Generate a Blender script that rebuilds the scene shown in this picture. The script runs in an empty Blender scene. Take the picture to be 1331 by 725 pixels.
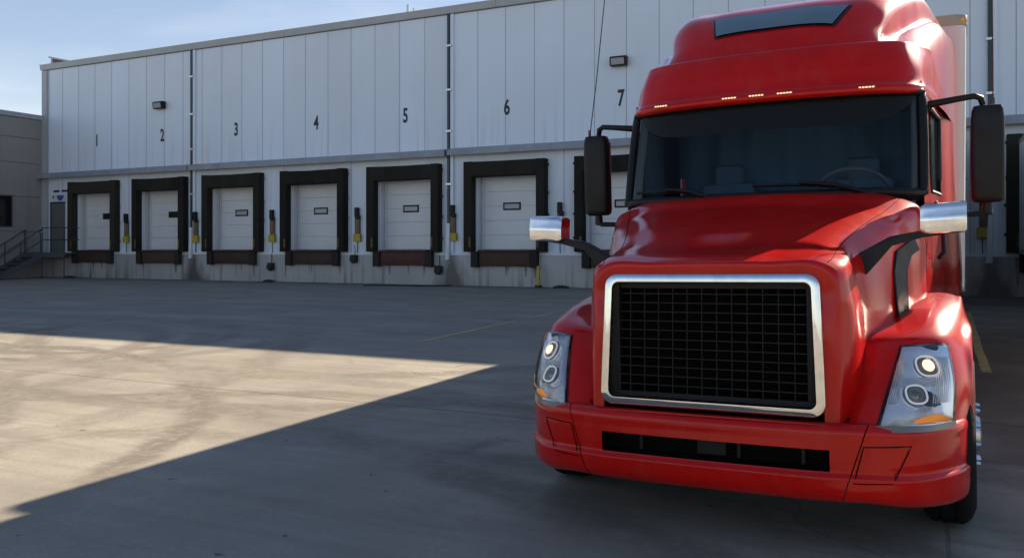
import bpy, bmesh, math, random
from mathutils import Vector, Matrix
random.seed(7)
R = math.radians
S = bpy.context.scene
C = S.collection

# ------------------------------------------------------------------ camera, world, sun, exposure
YW, SL = 25.6, 0.0206            # wall plane, fall of the yard away from the wall
cam_d = bpy.data.cameras.new('camera')
cam = bpy.data.objects.new('camera', cam_d); C.objects.link(cam)
cam.location = (0, 0, 1.19); cam.rotation_euler = (R(90), 0, R(26.3))
cam_d.sensor_width = 36; cam_d.lens = 1129 / 1331 * 36; cam_d.shift_y = -37.5 / 1331
cam_d.clip_start = 0.05; cam_d.clip_end = 3000
S.camera = cam
SUN_AZ, SUN_EL = 25.8, 29.8      # degrees from +Y towards +X, elevation
w = bpy.data.worlds.new('World'); S.world = w; w.use_nodes = True
nt = w.node_tree; nt.nodes.clear()
wo = nt.nodes.new('ShaderNodeOutputWorld'); bg = nt.nodes.new('ShaderNodeBackground')
sky = nt.nodes.new('ShaderNodeTexSky'); sky.sky_type = 'NISHITA'; sky.sun_disc = False
sky.sun_elevation = R(SUN_EL); sky.sun_rotation = R(SUN_AZ)
sky.air_density = 1.0; sky.dust_density = 0.15; sky.ozone_density = 4.0; sky.altitude = 50
bg.inputs['Strength'].default_value = 0.052
tc = nt.nodes.new('ShaderNodeTexCoord'); mp = nt.nodes.new('ShaderNodeMapping')
mp.inputs['Scale'].default_value = (1.2, 1.2, 5.0)
nz = nt.nodes.new('ShaderNodeTexNoise'); nz.inputs['Scale'].default_value = 1.6; nz.inputs['Detail'].default_value = 6
nz.inputs['Roughness'].default_value = 0.55; nz.inputs['Distortion'].default_value = 0.4
rp = nt.nodes.new('ShaderNodeValToRGB'); rp.color_ramp.elements[0].position = 0.42; rp.color_ramp.elements[1].position = 0.72
rp.color_ramp.elements[0].color = (0.24, 0.24, 0.24, 1); rp.color_ramp.elements[1].color = (0.6, 0.6, 0.6, 1)
mxc = nt.nodes.new('ShaderNodeMixRGB'); mxc.inputs['Color2'].default_value = (8.5, 8.4, 8.3, 1)
L = nt.links.new
L(tc.outputs['Generated'], mp.inputs['Vector']); L(mp.outputs['Vector'], nz.inputs['Vector'])
L(nz.outputs['Fac'], rp.inputs['Fac']); sxw = nt.nodes.new('ShaderNodeSeparateXYZ'); L(tc.outputs['Generated'], sxw.inputs[0])
lowf = nt.nodes.new('ShaderNodeMapRange'); lowf.interpolation_type = 'SMOOTHSTEP'; L(sxw.outputs['Z'], lowf.inputs['Value'])
for k_, q_ in zip(('From Min', 'From Max', 'To Min', 'To Max'), (0.12, 0.55, 1.0, 0.12)): lowf.inputs[k_].default_value = q_
cm = nt.nodes.new('ShaderNodeMath'); cm.operation = 'MULTIPLY'; L(rp.outputs['Color'], cm.inputs[0]); L(lowf.outputs['Result'], cm.inputs[1])
L(cm.outputs[0], mxc.inputs['Fac'])
L(sky.outputs['Color'], mxc.inputs['Color1']); L(mxc.outputs['Color'], bg.inputs['Color']); L(bg.outputs['Background'], wo.inputs['Surface'])
sd = bpy.data.lights.new('sun', 'SUN'); sd.energy = 5.0; sd.angle = R(0.5); sd.color = (1.0, 0.86, 0.67)
so = bpy.data.objects.new('sun', sd); C.objects.link(so)
to_sun = Vector((math.sin(R(SUN_AZ)) * math.cos(R(SUN_EL)), math.cos(R(SUN_AZ)) * math.cos(R(SUN_EL)), math.sin(R(SUN_EL))))
so.rotation_euler = to_sun.to_track_quat('Z', 'Y').to_euler(); so.location = (20, 40, 40)
S.view_settings.view_transform = 'Standard'; S.view_settings.look = 'None'
S.view_settings.exposure = 1.45; S.view_settings.gamma = 1.0
S.render.engine = 'CYCLES'
S.cycles.max_bounces = 10; S.cycles.transparent_max_bounces = 16

# ------------------------------------------------------------------ materials
def mat(name, col, rough=0.6, metal=0.0, var=0.0, nscale=6.0, stretch=(1, 1, 1), bump=0.0, bscale=60.0,
        coat=0.0, rvar=0.0, col2=None, spec=0.5, emit=None, estr=0.0):
    m = bpy.data.materials.new(name); m.use_nodes = True
    t = m.node_tree; p = t.nodes['Principled BSDF']
    p.inputs['Base Color'].default_value = (*col, 1); p.inputs['Roughness'].default_value = rough
    p.inputs['Metallic'].default_value = metal; p.inputs['Specular IOR Level'].default_value = spec
    p.inputs['Coat Weight'].default_value = coat; p.inputs['Coat Roughness'].default_value = 0.04
    if emit: p.inputs['Emission Color'].default_value = (*emit, 1); p.inputs['Emission Strength'].default_value = estr
    if var or rvar or bump:
        tc = t.nodes.new('ShaderNodeTexCoord'); mp = t.nodes.new('ShaderNodeMapping'); mp.inputs['Scale'].default_value = stretch
        t.links.new(tc.outputs['Object'], mp.inputs['Vector'])
        n = t.nodes.new('ShaderNodeTexNoise'); n.inputs['Scale'].default_value = nscale; n.inputs['Detail'].default_value = 7
        n.inputs['Roughness'].default_value = 0.62
        t.links.new(mp.outputs['Vector'], n.inputs['Vector'])
        if var:
            r = t.nodes.new('ShaderNodeValToRGB'); r.color_ramp.elements[0].position = 0.3; r.color_ramp.elements[1].position = 0.72
            c2 = col2 or tuple(c * (1 - var) for c in col)
            r.color_ramp.elements[0].color = (*c2, 1); r.color_ramp.elements[1].color = (*col, 1)
            t.links.new(n.outputs['Fac'], r.inputs['Fac']); t.links.new(r.outputs['Color'], p.inputs['Base Color'])
        if rvar:
            mr = t.nodes.new('ShaderNodeMapRange'); mr.inputs['From Min'].default_value = 0.3; mr.inputs['From Max'].default_value = 0.7
            mr.inputs['To Min'].default_value = max(0, rough - rvar); mr.inputs['To Max'].default_value = rough + rvar
            t.links.new(n.outputs['Fac'], mr.inputs['Value']); t.links.new(mr.outputs['Result'], p.inputs['Roughness'])
        if bump:
            n2 = t.nodes.new('ShaderNodeTexNoise'); n2.inputs['Scale'].default_value = bscale; n2.inputs['Detail'].default_value = 4
            t.links.new(mp.outputs['Vector'], n2.inputs['Vector'])
            b = t.nodes.new('ShaderNodeBump'); b.inputs['Strength'].default_value = bump; b.inputs['Distance'].default_value = 0.02
            t.links.new(n2.outputs['Fac'], b.inputs['Height']); t.links.new(b.outputs['Normal'], p.inputs['Normal'])
    return m

def glass(name, tint, refl=1.45, rough=0.0, extra=0.0):
    """thin sheet: Fresnel mix of a tinted see-through sheet and a mirror reflection"""
    m = bpy.data.materials.new(name); m.use_nodes = True; t = m.node_tree; t.nodes.clear()
    o = t.nodes.new('ShaderNodeOutputMaterial'); mx = t.nodes.new('ShaderNodeMixShader')
    tr = t.nodes.new('ShaderNodeBsdfTransparent'); gl = t.nodes.new('ShaderNodeBsdfGlossy'); fr = t.nodes.new('ShaderNodeFresnel')
    tr.inputs['Color'].default_value = (*tint, 1); gl.inputs['Roughness'].default_value = rough; fr.inputs['IOR'].default_value = refl
    ad = t.nodes.new('ShaderNodeMath'); ad.inputs[1].default_value = extra; ad.use_clamp = True
    t.links.new(fr.outputs[0], ad.inputs[0]); t.links.new(ad.outputs[0], mx.inputs[0])
    t.links.new(tr.outputs[0], mx.inputs[1]); t.links.new(gl.outputs[0], mx.inputs[2]); t.links.new(mx.outputs[0], o.inputs[0])
    return m

M = {}
def red_paint():
    m = bpy.data.materials.new('red_paint'); m.use_nodes = True; t = m.node_tree; p = t.nodes['Principled BSDF']; ln = t.links.new
    tc = t.nodes.new('ShaderNodeTexCoord')
    def noise(sc, det, st=(1, 1, 1), ro=.6):
        mp = t.nodes.new('ShaderNodeMapping'); mp.inputs['Scale'].default_value = st; n = t.nodes.new('ShaderNodeTexNoise')
        n.inputs['Scale'].default_value = sc; n.inputs['Detail'].default_value = det; n.inputs['Roughness'].default_value = ro
        ln(tc.outputs['Object'], mp.inputs['Vector']); ln(mp.outputs['Vector'], n.inputs['Vector']); return n.outputs['Fac']
    def rng(v, a, b, c, d):
        r = t.nodes.new('ShaderNodeMapRange'); ln(v, r.inputs['Value'])
        for k, q in zip(('From Min', 'From Max', 'To Min', 'To Max'), (a, b, c, d)): r.inputs[k].default_value = q
        return r.outputs['Result']
    def mixc(f, a, b):
        n = t.nodes.new('ShaderNodeMixRGB'); ln(f, n.inputs['Fac'])
        for k, q in (('Color1', a), ('Color2', b)):
            if isinstance(q, tuple): n.inputs[k].default_value = (*q, 1)
            else: ln(q, n.inputs[k])
        return n.outputs['Color']
    c = mixc(rng(noise(2.2, 5), .35, .7, 0, 1), (0.45, 0.0035, 0.002), (0.53, 0.006, 0.003))
    c = mixc(rng(noise(3.5, 9, (2.2, 2.2, .6), .7), .5, .85, 0, .13), c, (0.36, 0.17, 0.12))      # road film and run marks
    c = mixc(rng(noise(90, 2), .74, .80, 0, .35), c, (0.30, 0.20, 0.16))                             # specks
    ln(c, p.inputs['Base Color'])
    ln(rng(noise(4, 8, (1, 1, .5), .7), .3, .75, .30, .52), p.inputs['Roughness']); p.inputs['Specular IOR Level'].default_value = .04
    p.inputs['Coat Weight'].default_value = 1.0; p.inputs['Coat IOR'].default_value = 1.36
    ln(rng(noise(5, 8, (1, 1, .5), .7), .45, .85, .0, .045), p.inputs['Coat Roughness'])
    b = t.nodes.new('ShaderNodeBump'); b.inputs['Strength'].default_value = .035; b.inputs['Distance'].default_value = .01
    ln(noise(160, 3), b.inputs['Height']); ln(b.outputs['Normal'], p.inputs['Coat Normal'])
    return m
M['red'] = red_paint()
M['red_dull'] = mat('red_dull_paint', (0.36, 0.012, 0.012), 0.45, coat=0.3)
M['chrome'] = mat('chrome', (0.83, 0.83, 0.84), 0.07, 1.0, rvar=0.04, nscale=14, var=0.2)
M['alu'] = mat('aluminium', (0.62, 0.62, 0.62), 0.32, 1.0, var=0.2, nscale=20)
M['black'] = mat('black_plastic', (0.010, 0.010, 0.011), 0.42, rvar=0.08, nscale=8, bump=0.05, bscale=250, spec=0.25)
M['blackgloss'] = mat('black_gloss', (0.006, 0.006, 0.007), 0.2)
M['grillebar'] = mat('grille_bar', (0.011, 0.011, 0.011), 0.5, spec=0.2)
M['rubber'] = mat('tyre_rubber', (0.013, 0.013, 0.014), 0.85, var=0.4, nscale=12, bump=0.2, bscale=40, spec=0.12)
M['dark'] = mat('dark_void', (0.005, 0.005, 0.005), 0.9, spec=0.05)
M['steel'] = mat('frame_steel', (0.03, 0.03, 0.032), 0.6, var=0.3)
M['interior'] = mat('cab_interior', (0.05, 0.105, 0.175), 0.8)
M['curtain'] = mat('curtain_cloth', (0.08, 0.18, 0.30), 0.9, var=0.15, nscale=3, stretch=(6, 6, 0.4))
M['dash'] = mat('dashboard', (0.02, 0.021, 0.025), 0.6)
M['headliner'] = mat('headliner', (0.06, 0.05, 0.04), 0.9)
M['pillar'] = mat('pillar_cover', (0.30, 0.33, 0.31), 0.7)
M['visor'] = mat('visor_dark', (0.012, 0.010, 0.007), 0.9)
M['grey_wheel'] = mat('wheel_rim_grip', (0.12, 0.12, 0.13), 0.25)
M['windshield'] = glass('windshield_glass', (0.84, 0.90, 0.94), 1.30)
M['sideglass'] = glass('side_glass', (0.80, 0.86, 0.88), 1.45)
M['lens'] = glass('headlight_lens', (0.96, 0.97, 0.98), 1.5, 0.02, 0.03)
M['skylight'] = mat('skylight_glass', (0.09, 0.15, 0.19), 0.12, coat=1.0)
M['bezel'] = mat('headlight_bezel', (0.93, 0.95, 0.97), 0.16, 0.6)
M['ring'] = mat('lit_ring', (0.9, 0.92, 0.95), 0.3, emit=(0.9, 0.95, 1.0), estr=0.10)
M['lamptrim'] = mat('lamp_lower_trim', (0.22, 0.21, 0.19), 0.3, 0.3)
M['cup'] = mat('projector_shroud', (0.16, 0.17, 0.2), 0.25, 0.6)
M['rib'] = mat('reflector_rib', (0.45, 0.47, 0.52), 0.3, 0.5)
M['projector'] = mat('projector_glass', (0.25, 0.24, 0.22), 0.05, 0.6)
M['lamp_on'] = mat('lit_lamp', (0.9, 0.8, 0.6), 0.3, emit=(1.0, 0.70, 0.38), estr=0.55)
M['amber'] = mat('amber_reflector', (0.80, 0.26, 0.03), 0.15, emit=(1.0, 0.35, 0.03), estr=0.12)
M['marker'] = mat('marker_lamp_lens', (0.9, 0.6, 0.3), 0.3, emit=(1.0, 0.60, 0.30), estr=0.45)
M['trailer'] = mat('trailer_white', (0.74, 0.72, 0.66), 0.4, var=0.14, nscale=1.5, stretch=(2, 2, 0.5), coat=0.2)
M['rail'] = mat('trailer_rail', (0.35, 0.32, 0.24), 0.45, 0.4)
M['gold'] = mat('trailer_marker', (0.75, 0.45, 0.05), 0.3)
M['mirror'] = mat('mirror_glass', (0.85, 0.87, 0.9), 0.02, 1.0)

def streaky(name, col, dirt, zlo, zhi, panel=False, amount=0.5, tone=0):
    """painted wall with soft mottling and narrow vertical run-off streaks"""
    m = bpy.data.materials.new(name); m.use_nodes = True; t = m.node_tree; p = t.nodes['Principled BSDF']
    p.inputs['Roughness'].default_value = 0.5
    tc = t.nodes.new('ShaderNodeTexCoord')
    def noise(sc, det, stretch):
        mp = t.nodes.new('ShaderNodeMapping'); mp.inputs['Scale'].default_value = stretch
        n = t.nodes.new('ShaderNodeTexNoise'); n.inputs['Scale'].default_value = sc; n.inputs['Detail'].default_value = det
        t.links.new(tc.outputs['Object'], mp.inputs['Vector']); t.links.new(mp.outputs['Vector'], n.inputs['Vector'])
        return n.outputs['Fac']
    def rng(v, a, b, c, d):
        r = t.nodes.new('ShaderNodeMapRange'); t.links.new(v, r.inputs['Value'])
        for k, q in zip(('From Min', 'From Max', 'To Min', 'To Max'), (a, b, c, d)): r.inputs[k].default_value = q
        return r.outputs['Result']
    def mul(a, b):
        r = t.nodes.new('ShaderNodeMath'); r.operation = 'MULTIPLY'; t.links.new(a, r.inputs[0]); t.links.new(b, r.inputs[1]); return r.outputs[0]
    s1 = rng(noise(1.0, 6, (5.0, 5.0, 0.25)), 0.52, 0.8, 0, 1)
    sx = t.nodes.new('ShaderNodeSeparateXYZ'); t.links.new(tc.outputs['Object'], sx.inputs[0])
    low = rng(sx.outputs['Z'], zlo, zhi, 1, 0.15)
    f = mul(s1, low)
    b = rng(noise(0.35, 5, (1, 1, 1)), 0.3, 0.75, 0.0, 0.35)
    ad = t.nodes.new('ShaderNodeMath'); t.links.new(f, ad.inputs[0]); t.links.new(b, ad.inputs[1]); ad.use_clamp = True
    am = t.nodes.new('ShaderNodeMath'); am.operation = 'MULTIPLY'; am.inputs[1].default_value = amount; t.links.new(ad.outputs[0], am.inputs[0])
    mx = t.nodes.new('ShaderNodeMixRGB'); mx.inputs['Color1'].default_value = (*col, 1); mx.inputs['Color2'].default_value = (*dirt, 1)
    t.links.new(am.outputs[0], mx.inputs['Fac']); t.links.new(mx.outputs['Color'], p.inputs['Base Color'])
    if tone:
        dv = t.nodes.new('ShaderNodeMath'); dv.operation = 'DIVIDE'; dv.inputs[1].default_value = 1.043; t.links.new(sx.outputs['X'], dv.inputs[0])
        of = t.nodes.new('ShaderNodeMath'); of.inputs[1].default_value = tone; t.links.new(dv.outputs[0], of.inputs[0])
        fl = t.nodes.new('ShaderNodeMath'); fl.operation = 'FLOOR'; t.links.new(of.outputs[0], fl.inputs[0])
        wn_ = t.nodes.new('ShaderNodeTexWhiteNoise'); wn_.noise_dimensions = '1D'; t.links.new(fl.outputs[0], wn_.inputs['W'])
        tn = rng(wn_.outputs['Value'], 0, 1, 0, .16)
        m3 = t.nodes.new('ShaderNodeMixRGB'); m3.inputs['Color2'].default_value = (*dirt, 1); t.links.new(tn, m3.inputs['Fac']); t.links.new(mx.outputs['Color'], m3.inputs['Color1']); mx = m3
        t.links.new(mx.outputs['Color'], p.inputs['Base Color'])
    if panel:        # wash-out below the downpipes
        for x0_ in (-16.8, -4.9, 11.25):
            d_ = t.nodes.new('ShaderNodeMath'); d_.operation = 'SUBTRACT'; d_.inputs[1].default_value = x0_; t.links.new(sx.outputs['X'], d_.inputs[0])
            a_ = t.nodes.new('ShaderNodeMath'); a_.operation = 'ABSOLUTE'; t.links.new(d_.outputs[0], a_.inputs[0])
            w_ = t.nodes.new('ShaderNodeMath'); w_.operation = 'MULTIPLY_ADD'; w_.inputs[1].default_value = 0.5; t.links.new(sx.outputs['Z'], w_.inputs[0]); t.links.new(a_.outputs[0], w_.inputs[2])
            n_ = t.nodes.new('ShaderNodeMath'); n_.operation = 'MULTIPLY_ADD'; n_.inputs[1].default_value = -0.9; t.links.new(noise(1.2, 6, (2, 2, 1)), n_.inputs[0]); t.links.new(w_.outputs[0], n_.inputs[2])
            f_ = rng(n_.outputs[0], -0.12, 0.42, 0.9, 0.0)
            m2 = t.nodes.new('ShaderNodeMixRGB'); m2.inputs['Color2'].default_value = (*dirt, 1); t.links.new(f_, m2.inputs['Fac']); t.links.new(mx.outputs['Color'], m2.inputs['Color1']); mx = m2
        t.links.new(mx.outputs['Color'], p.inputs['Base Color'])
    bn = t.nodes.new('ShaderNodeBump'); bn.inputs['Strength'].default_value = 0.12; bn.inputs['Distance'].default_value = 0.03
    t.links.new(noise(1.3, 3, (1, 1, 0.3)), bn.inputs['Height']); t.links.new(bn.outputs['Normal'], p.inputs['Normal'])
    return m
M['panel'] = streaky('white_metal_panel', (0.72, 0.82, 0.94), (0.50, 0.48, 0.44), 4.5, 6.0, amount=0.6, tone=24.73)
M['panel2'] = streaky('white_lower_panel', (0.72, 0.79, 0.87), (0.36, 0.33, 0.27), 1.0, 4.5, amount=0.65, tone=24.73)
M['found'] = streaky('stained_concrete', (0.44, 0.43, 0.41), (0.07, 0.06, 0.05), 0.0, 1.0, panel=True, amount=1.0)
M['annex'] = streaky('grey_precast', (0.30, 0.28, 0.25), (0.20, 0.19, 0.18), 0.0, 8.0, amount=0.8)
M['trim'] = mat('grey_trim', (0.42, 0.44, 0.46), 0.45, var=0.15, nscale=2)
M['canopy'] = mat('canopy_flashing', (0.30, 0.34, 0.40), 0.45, var=0.3, nscale=2)
M['soffit'] = mat('canopy_soffit', (0.12, 0.10, 0.08), 0.8)
M['seam'] = mat('panel_seam', (0.28, 0.32, 0.38), 0.7)
M['stain'] = mat('wet_stain', (0.10, 0.095, 0.085), 0.8, var=0.5, nscale=5)
M['stain2'] = mat('run_stain', (0.27, 0.25, 0.22), 0.85, var=0.4, nscale=8)
M['seal'] = mat('dock_seal_foam', (0.024, 0.021, 0.016), 0.85, var=0.75, nscale=2.2, stretch=(1, 1, .4), bump=0.5, bscale=5, spec=.25)
M['door'] = mat('dock_door_white', (0.76, 0.77, 0.78), 0.45, var=0.12, nscale=1.5)
M['lip'] = mat('rusty_red_leveller', (0.10, 0.032, 0.028), 0.7, var=0.55, nscale=4)
M['lip_brown'] = mat('rusty_brown_leveller', (0.055, 0.030, 0.022), 0.75, var=0.6, nscale=4)
M['bumper'] = mat('dock_bumper_rubber', (0.02, 0.016, 0.014), 0.8)
M['guide'] = mat('faded_guide_yellow', (0.20, 0.14, 0.02), 0.7, var=0.5, nscale=8)
M['yellow'] = mat('safety_yellow', (0.50, 0.38, 0.02), 0.5, var=0.3, nscale=10)
M['tan'] = mat('worn_tan', (0.22, 0.15, 0.09), 0.7, var=0.4, nscale=20)
M['number'] = mat('number_black', (0.012, 0.014, 0.018), 0.5)
M['pipe_dark'] = mat('downpipe_green', (0.012, 0.03, 0.03), 0.35)
M['pipe_white'] = mat('downpipe_white', (0.68, 0.70, 0.72), 0.4)
M['mandoor'] = mat('grey_steel_door', (0.13, 0.135, 0.13), 0.5, var=0.2)
M['galv'] = mat('galvanised_steel', (0.16, 0.17, 0.18), 0.5, 0.5, var=0.3, nscale=10)
M['railpaint'] = mat('dark_rail_paint', (0.03, 0.04, 0.05), 0.5)
M['sign'] = mat('sign_white', (0.62, 0.64, 0.68), 0.5)
M['signblue'] = mat('sign_blue', (0.06, 0.07, 0.30), 0.5)
M['lampglass'] = mat('wall_lamp_glass', (0.35, 0.36, 0.36), 0.25)
M['ypaint'] = mat('worn_yellow_paint', (0.62, 0.45, 0.14), 0.8, var=0.7, nscale=5, col2=(0.33, 0.26, 0.15))
M['winglass'] = mat('dark_window', (0.01, 0.011, 0.012), 0.1)

def vary(m, amount, tint):
    """give every object that wears this material its own shade"""
    t = m.node_tree; p = t.nodes['Principled BSDF']; l = p.inputs['Base Color'].links
    oi = t.nodes.new('ShaderNodeObjectInfo'); mr = t.nodes.new('ShaderNodeMath'); mr.operation = 'MULTIPLY'; mr.inputs[1].default_value = amount
    t.links.new(oi.outputs['Random'], mr.inputs[0]); mx = t.nodes.new('ShaderNodeMixRGB'); mx.inputs['Color2'].default_value = (*tint, 1)
    t.links.new(mr.outputs[0], mx.inputs['Fac'])
    if l: t.links.new(l[0].from_socket, mx.inputs['Color1'])
    else: mx.inputs['Color1'].default_value = p.inputs['Base Color'].default_value
    t.links.new(mx.outputs['Color'], p.inputs['Base Color'])
vary(M['door'], .35, (0.50, 0.48, 0.44)); vary(M['seal'], .6, (0.045, 0.038, 0.026)); vary(M['lip_brown'], .5, (0.10, 0.05, 0.035)); vary(M['bumper'], .5, (0.04, 0.03, 0.022))

# ------------------------------------------------------------------ mesh helpers
def evalnet(P, k=6, kv=None, sym=False):
    """smooth surface through a net of control points (rows x cols); returns a denser grid"""
    kv = kv or k
    V = [[Vector(p) for p in r] for r in P]
    def knots(seqs):
        n = len(seqs[0]); t = [0.0]
        for i in range(n - 1):
            t.append(t[-1] + max(1e-4, sum((s[i + 1] - s[i]).length for s in seqs) / len(seqs)))
        return t
    def curve(pts, t, k, sym):
        n = len(pts); tan = []
        for i in range(n):
            if 0 < i < n - 1:
                h0, h1 = t[i] - t[i - 1], t[i + 1] - t[i]
                d0, d1 = (pts[i] - pts[i - 1]) / h0, (pts[i + 1] - pts[i]) / h1
                tan.append((d0 * h1 + d1 * h0) / (h0 + h1))
            elif i == 0:
                d = (pts[1] - pts[0]) / (t[1] - t[0])
                if sym: d = Vector((d.x, 0, 0))
                tan.append(d)
            else: tan.append((pts[-1] - pts[-2]) / (t[-1] - t[-2]))
        out = []
        for i in range(n - 1):
            h = t[i + 1] - t[i]
            for j in range(k):
                s = j / k
                out.append(pts[i] * (2*s**3 - 3*s**2 + 1) + tan[i] * (h * (s**3 - 2*s**2 + s)) + pts[i+1] * (-2*s**3 + 3*s**2) + tan[i+1] * (h * (s**3 - s**2)))
        out.append(pts[-1]); return out
    tc_ = knots(V); G = [curve(r, tc_, kv, False) for r in V]
    cols = [[G[i][j] for i in range(len(G))] for j in range(len(G[0]))]
    tr_ = knots(cols); cols = [curve(c, tr_, k, sym) for c in cols]
    return [[cols[j][i] for j in range(len(cols))] for i in range(len(cols[0]))]

class MB:
    def __init__(s): s.bm = bmesh.new()
    def box(s, x0, x1, y0, y1, z0, z1, bev=0.0, seg=2, mtx=None):
        v = [s.bm.verts.new((x, y, z)) for x in (x0, x1) for y in (y0, y1) for z in (z0, z1)]
        q = [(0,1,3,2),(4,6,7,5),(0,4,5,1),(2,3,7,6),(0,2,6,4),(1,5,7,3)]
        f = [s.bm.faces.new([v[i] for i in a]) for a in q]
        if bev:
            es = list({e for ff in f for e in ff.edges})
            r = bmesh.ops.bevel(s.bm, geom=es, offset=bev, segments=seg, affect='EDGES', profile=0.5)
            v = list({vv for ff in r['faces'] for vv in ff.verts} | {vv for vv in v if vv.is_valid})
        if mtx:
            for vv in v: vv.co = mtx @ vv.co
        return s
    def prism(s, pts, off, bev=0.0):
        """closed polygon (3D) swept by vector off"""
        off = Vector(off); a = [s.bm.verts.new(p) for p in pts]; b = [s.bm.verts.new(Vector(p) + off) for p in pts]
        n = len(pts); fs = [s.bm.faces.new(a[::-1]), s.bm.faces.new(b)]
        for i in range(n): fs.append(s.bm.faces.new((a[i], a[(i+1) % n], b[(i+1) % n], b[i])))
        if bev:
            es = list({e for f in fs for e in f.edges})
            bmesh.ops.bevel(s.bm, geom=es, offset=bev, segments=2, affect='EDGES', profile=0.5)
        return s
    def tube(s, path, r, seg=10, closed=False, rb=None):
        path = [Vector(p) for p in path]; n = len(path); rings = []
        ref = Vector((0, 0, 1))
        for i, p in enumerate(path):
            if closed: d = path[(i+1) % n] - path[i-1]
            else: d = path[min(i+1, n-1)] - path[max(i-1, 0)]
            d.normalize()
            u = d.cross(ref)
            if u.length < 0.2: u = d.cross(Vector((0, 1, 0)))
            u.normalize(); v = d.cross(u)
            rr = r[i] if isinstance(r, (list, tuple)) else r
            r2 = rr if rb is None else rb
            rings.append([s.bm.verts.new(p + u * (rr * math.cos(a)) + v * (r2 * math.sin(a))) for a in (2*math.pi*k/seg for k in range(seg))])
        for i in range(n if closed else n - 1):
            A, B = rings[i], rings[(i+1) % n]
            for k in range(seg): s.bm.faces.new((A[k], A[(k+1) % seg], B[(k+1) % seg], B[k]))
        if not closed:
            s.bm.faces.new(rings[0][::-1]); s.bm.faces.new(rings[-1])
        return s
    def lathe(s, prof, origin, axis, seg=32):
        """profile of (along axis, radius)"""
        o = Vector(origin); ax = Vector(axis).normalized()
        u = ax.cross(Vector((0, 0, 1)))
        if u.length < 0.1: u = Vector((1, 0, 0))
        u.normalize(); v = ax.cross(u); rings = []
        for a, r in prof:
            rings.append([s.bm.verts.new(o + ax * a + (u * math.cos(t) + v * math.sin(t)) * r) for t in (2*math.pi*k/seg for k in range(seg))])
        for A, B in zip(rings, rings[1:]):
            for k in range(seg): s.bm.faces.new((A[k], A[(k+1) % seg], B[(k+1) % seg], B[k]))
        if prof[0][1] > 1e-4: s.bm.faces.new(rings[0][::-1])
        if prof[-1][1] > 1e-4: s.bm.faces.new(rings[-1])
        return s
    def grid(s, G, mirror=False):
        def add(G, flip):
            V = [[s.bm.verts.new(p) for p in r] for r in G]
            for i in range(len(V) - 1):
                for j in range(len(V[0]) - 1):
                    q = (V[i][j], V[i][j+1], V[i+1][j+1], V[i+1][j])
                    s.bm.faces.new(q[::-1] if flip else q)
        add(G, False)
        if mirror: add([[Vector((-p.x, p.y, p.z)) for p in r] for r in G], True)
        return s
    def net(s, P, k=6, kv=None, sym=False, mirror=False):
        return s.grid(evalnet(P, k, kv, sym), mirror)
    def cut(s, co, no, clear_outer=False, clear_inner=False):
        bmesh.ops.bisect_plane(s.bm, geom=s.bm.verts[:] + s.bm.edges[:] + s.bm.faces[:], plane_co=co, plane_no=no, clear_outer=clear_outer, clear_inner=clear_inner, dist=1e-5)
        return s
    def drop(s, test):
        bmesh.ops.delete(s.bm, geom=[f for f in s.bm.faces if test(f.calc_center_median())], context='FACES'); return s
    def thicken(s, t):
        r = bmesh.ops.solidify(s.bm, geom=s.bm.faces[:], thickness=t); return s
    def flipx(s):
        for v in s.bm.verts: v.co.x = -v.co.x
        for f in s.bm.faces: f.normal_flip()
        return s
    def build(s, name, m, parent=None, smooth=35, weld=True, recalc=True):
        if weld: bmesh.ops.remove_doubles(s.bm, verts=s.bm.verts[:], dist=0.0004)
        if recalc: bmesh.ops.recalc_face_normals(s.bm, faces=s.bm.faces[:])
        me = bpy.data.meshes.new(name); s.bm.to_mesh(me); s.bm.free()
        if smooth:
            me.shade_smooth() if hasattr(me, 'shade_smooth') else me.polygons.foreach_set('use_smooth', [True] * len(me.polygons))
            me.set_sharp_from_angle(angle=R(smooth))
        me.materials.append(M[m] if isinstance(m, str) else m)
        o = bpy.data.objects.new(name, me); C.objects.link(o)
        if parent: o.parent = parent
        return o

def tag(o, label=None, cat=None, group=None, kind=None):
    if label: o['label'] = label
    if cat: o['category'] = cat
    if group: o['group'] = group
    if kind: o['kind'] = kind
    return o
def thing(name, loc, label, cat, rot=(0, 0, 0), group=None):
    o = bpy.data.objects.new(name, None); C.objects.link(o); o.location = loc; o.rotation_euler = rot
    o.empty_display_size = 0.3
    return tag(o, label, cat, group)
def copy_tree(o, parent=None):
    c = o.copy(); C.objects.link(c)
    if parent: c.parent = parent
    for ch in list(o.children): copy_tree(ch, c)
    return c
def zg(Y): return -SL * (YW - Y)

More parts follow.
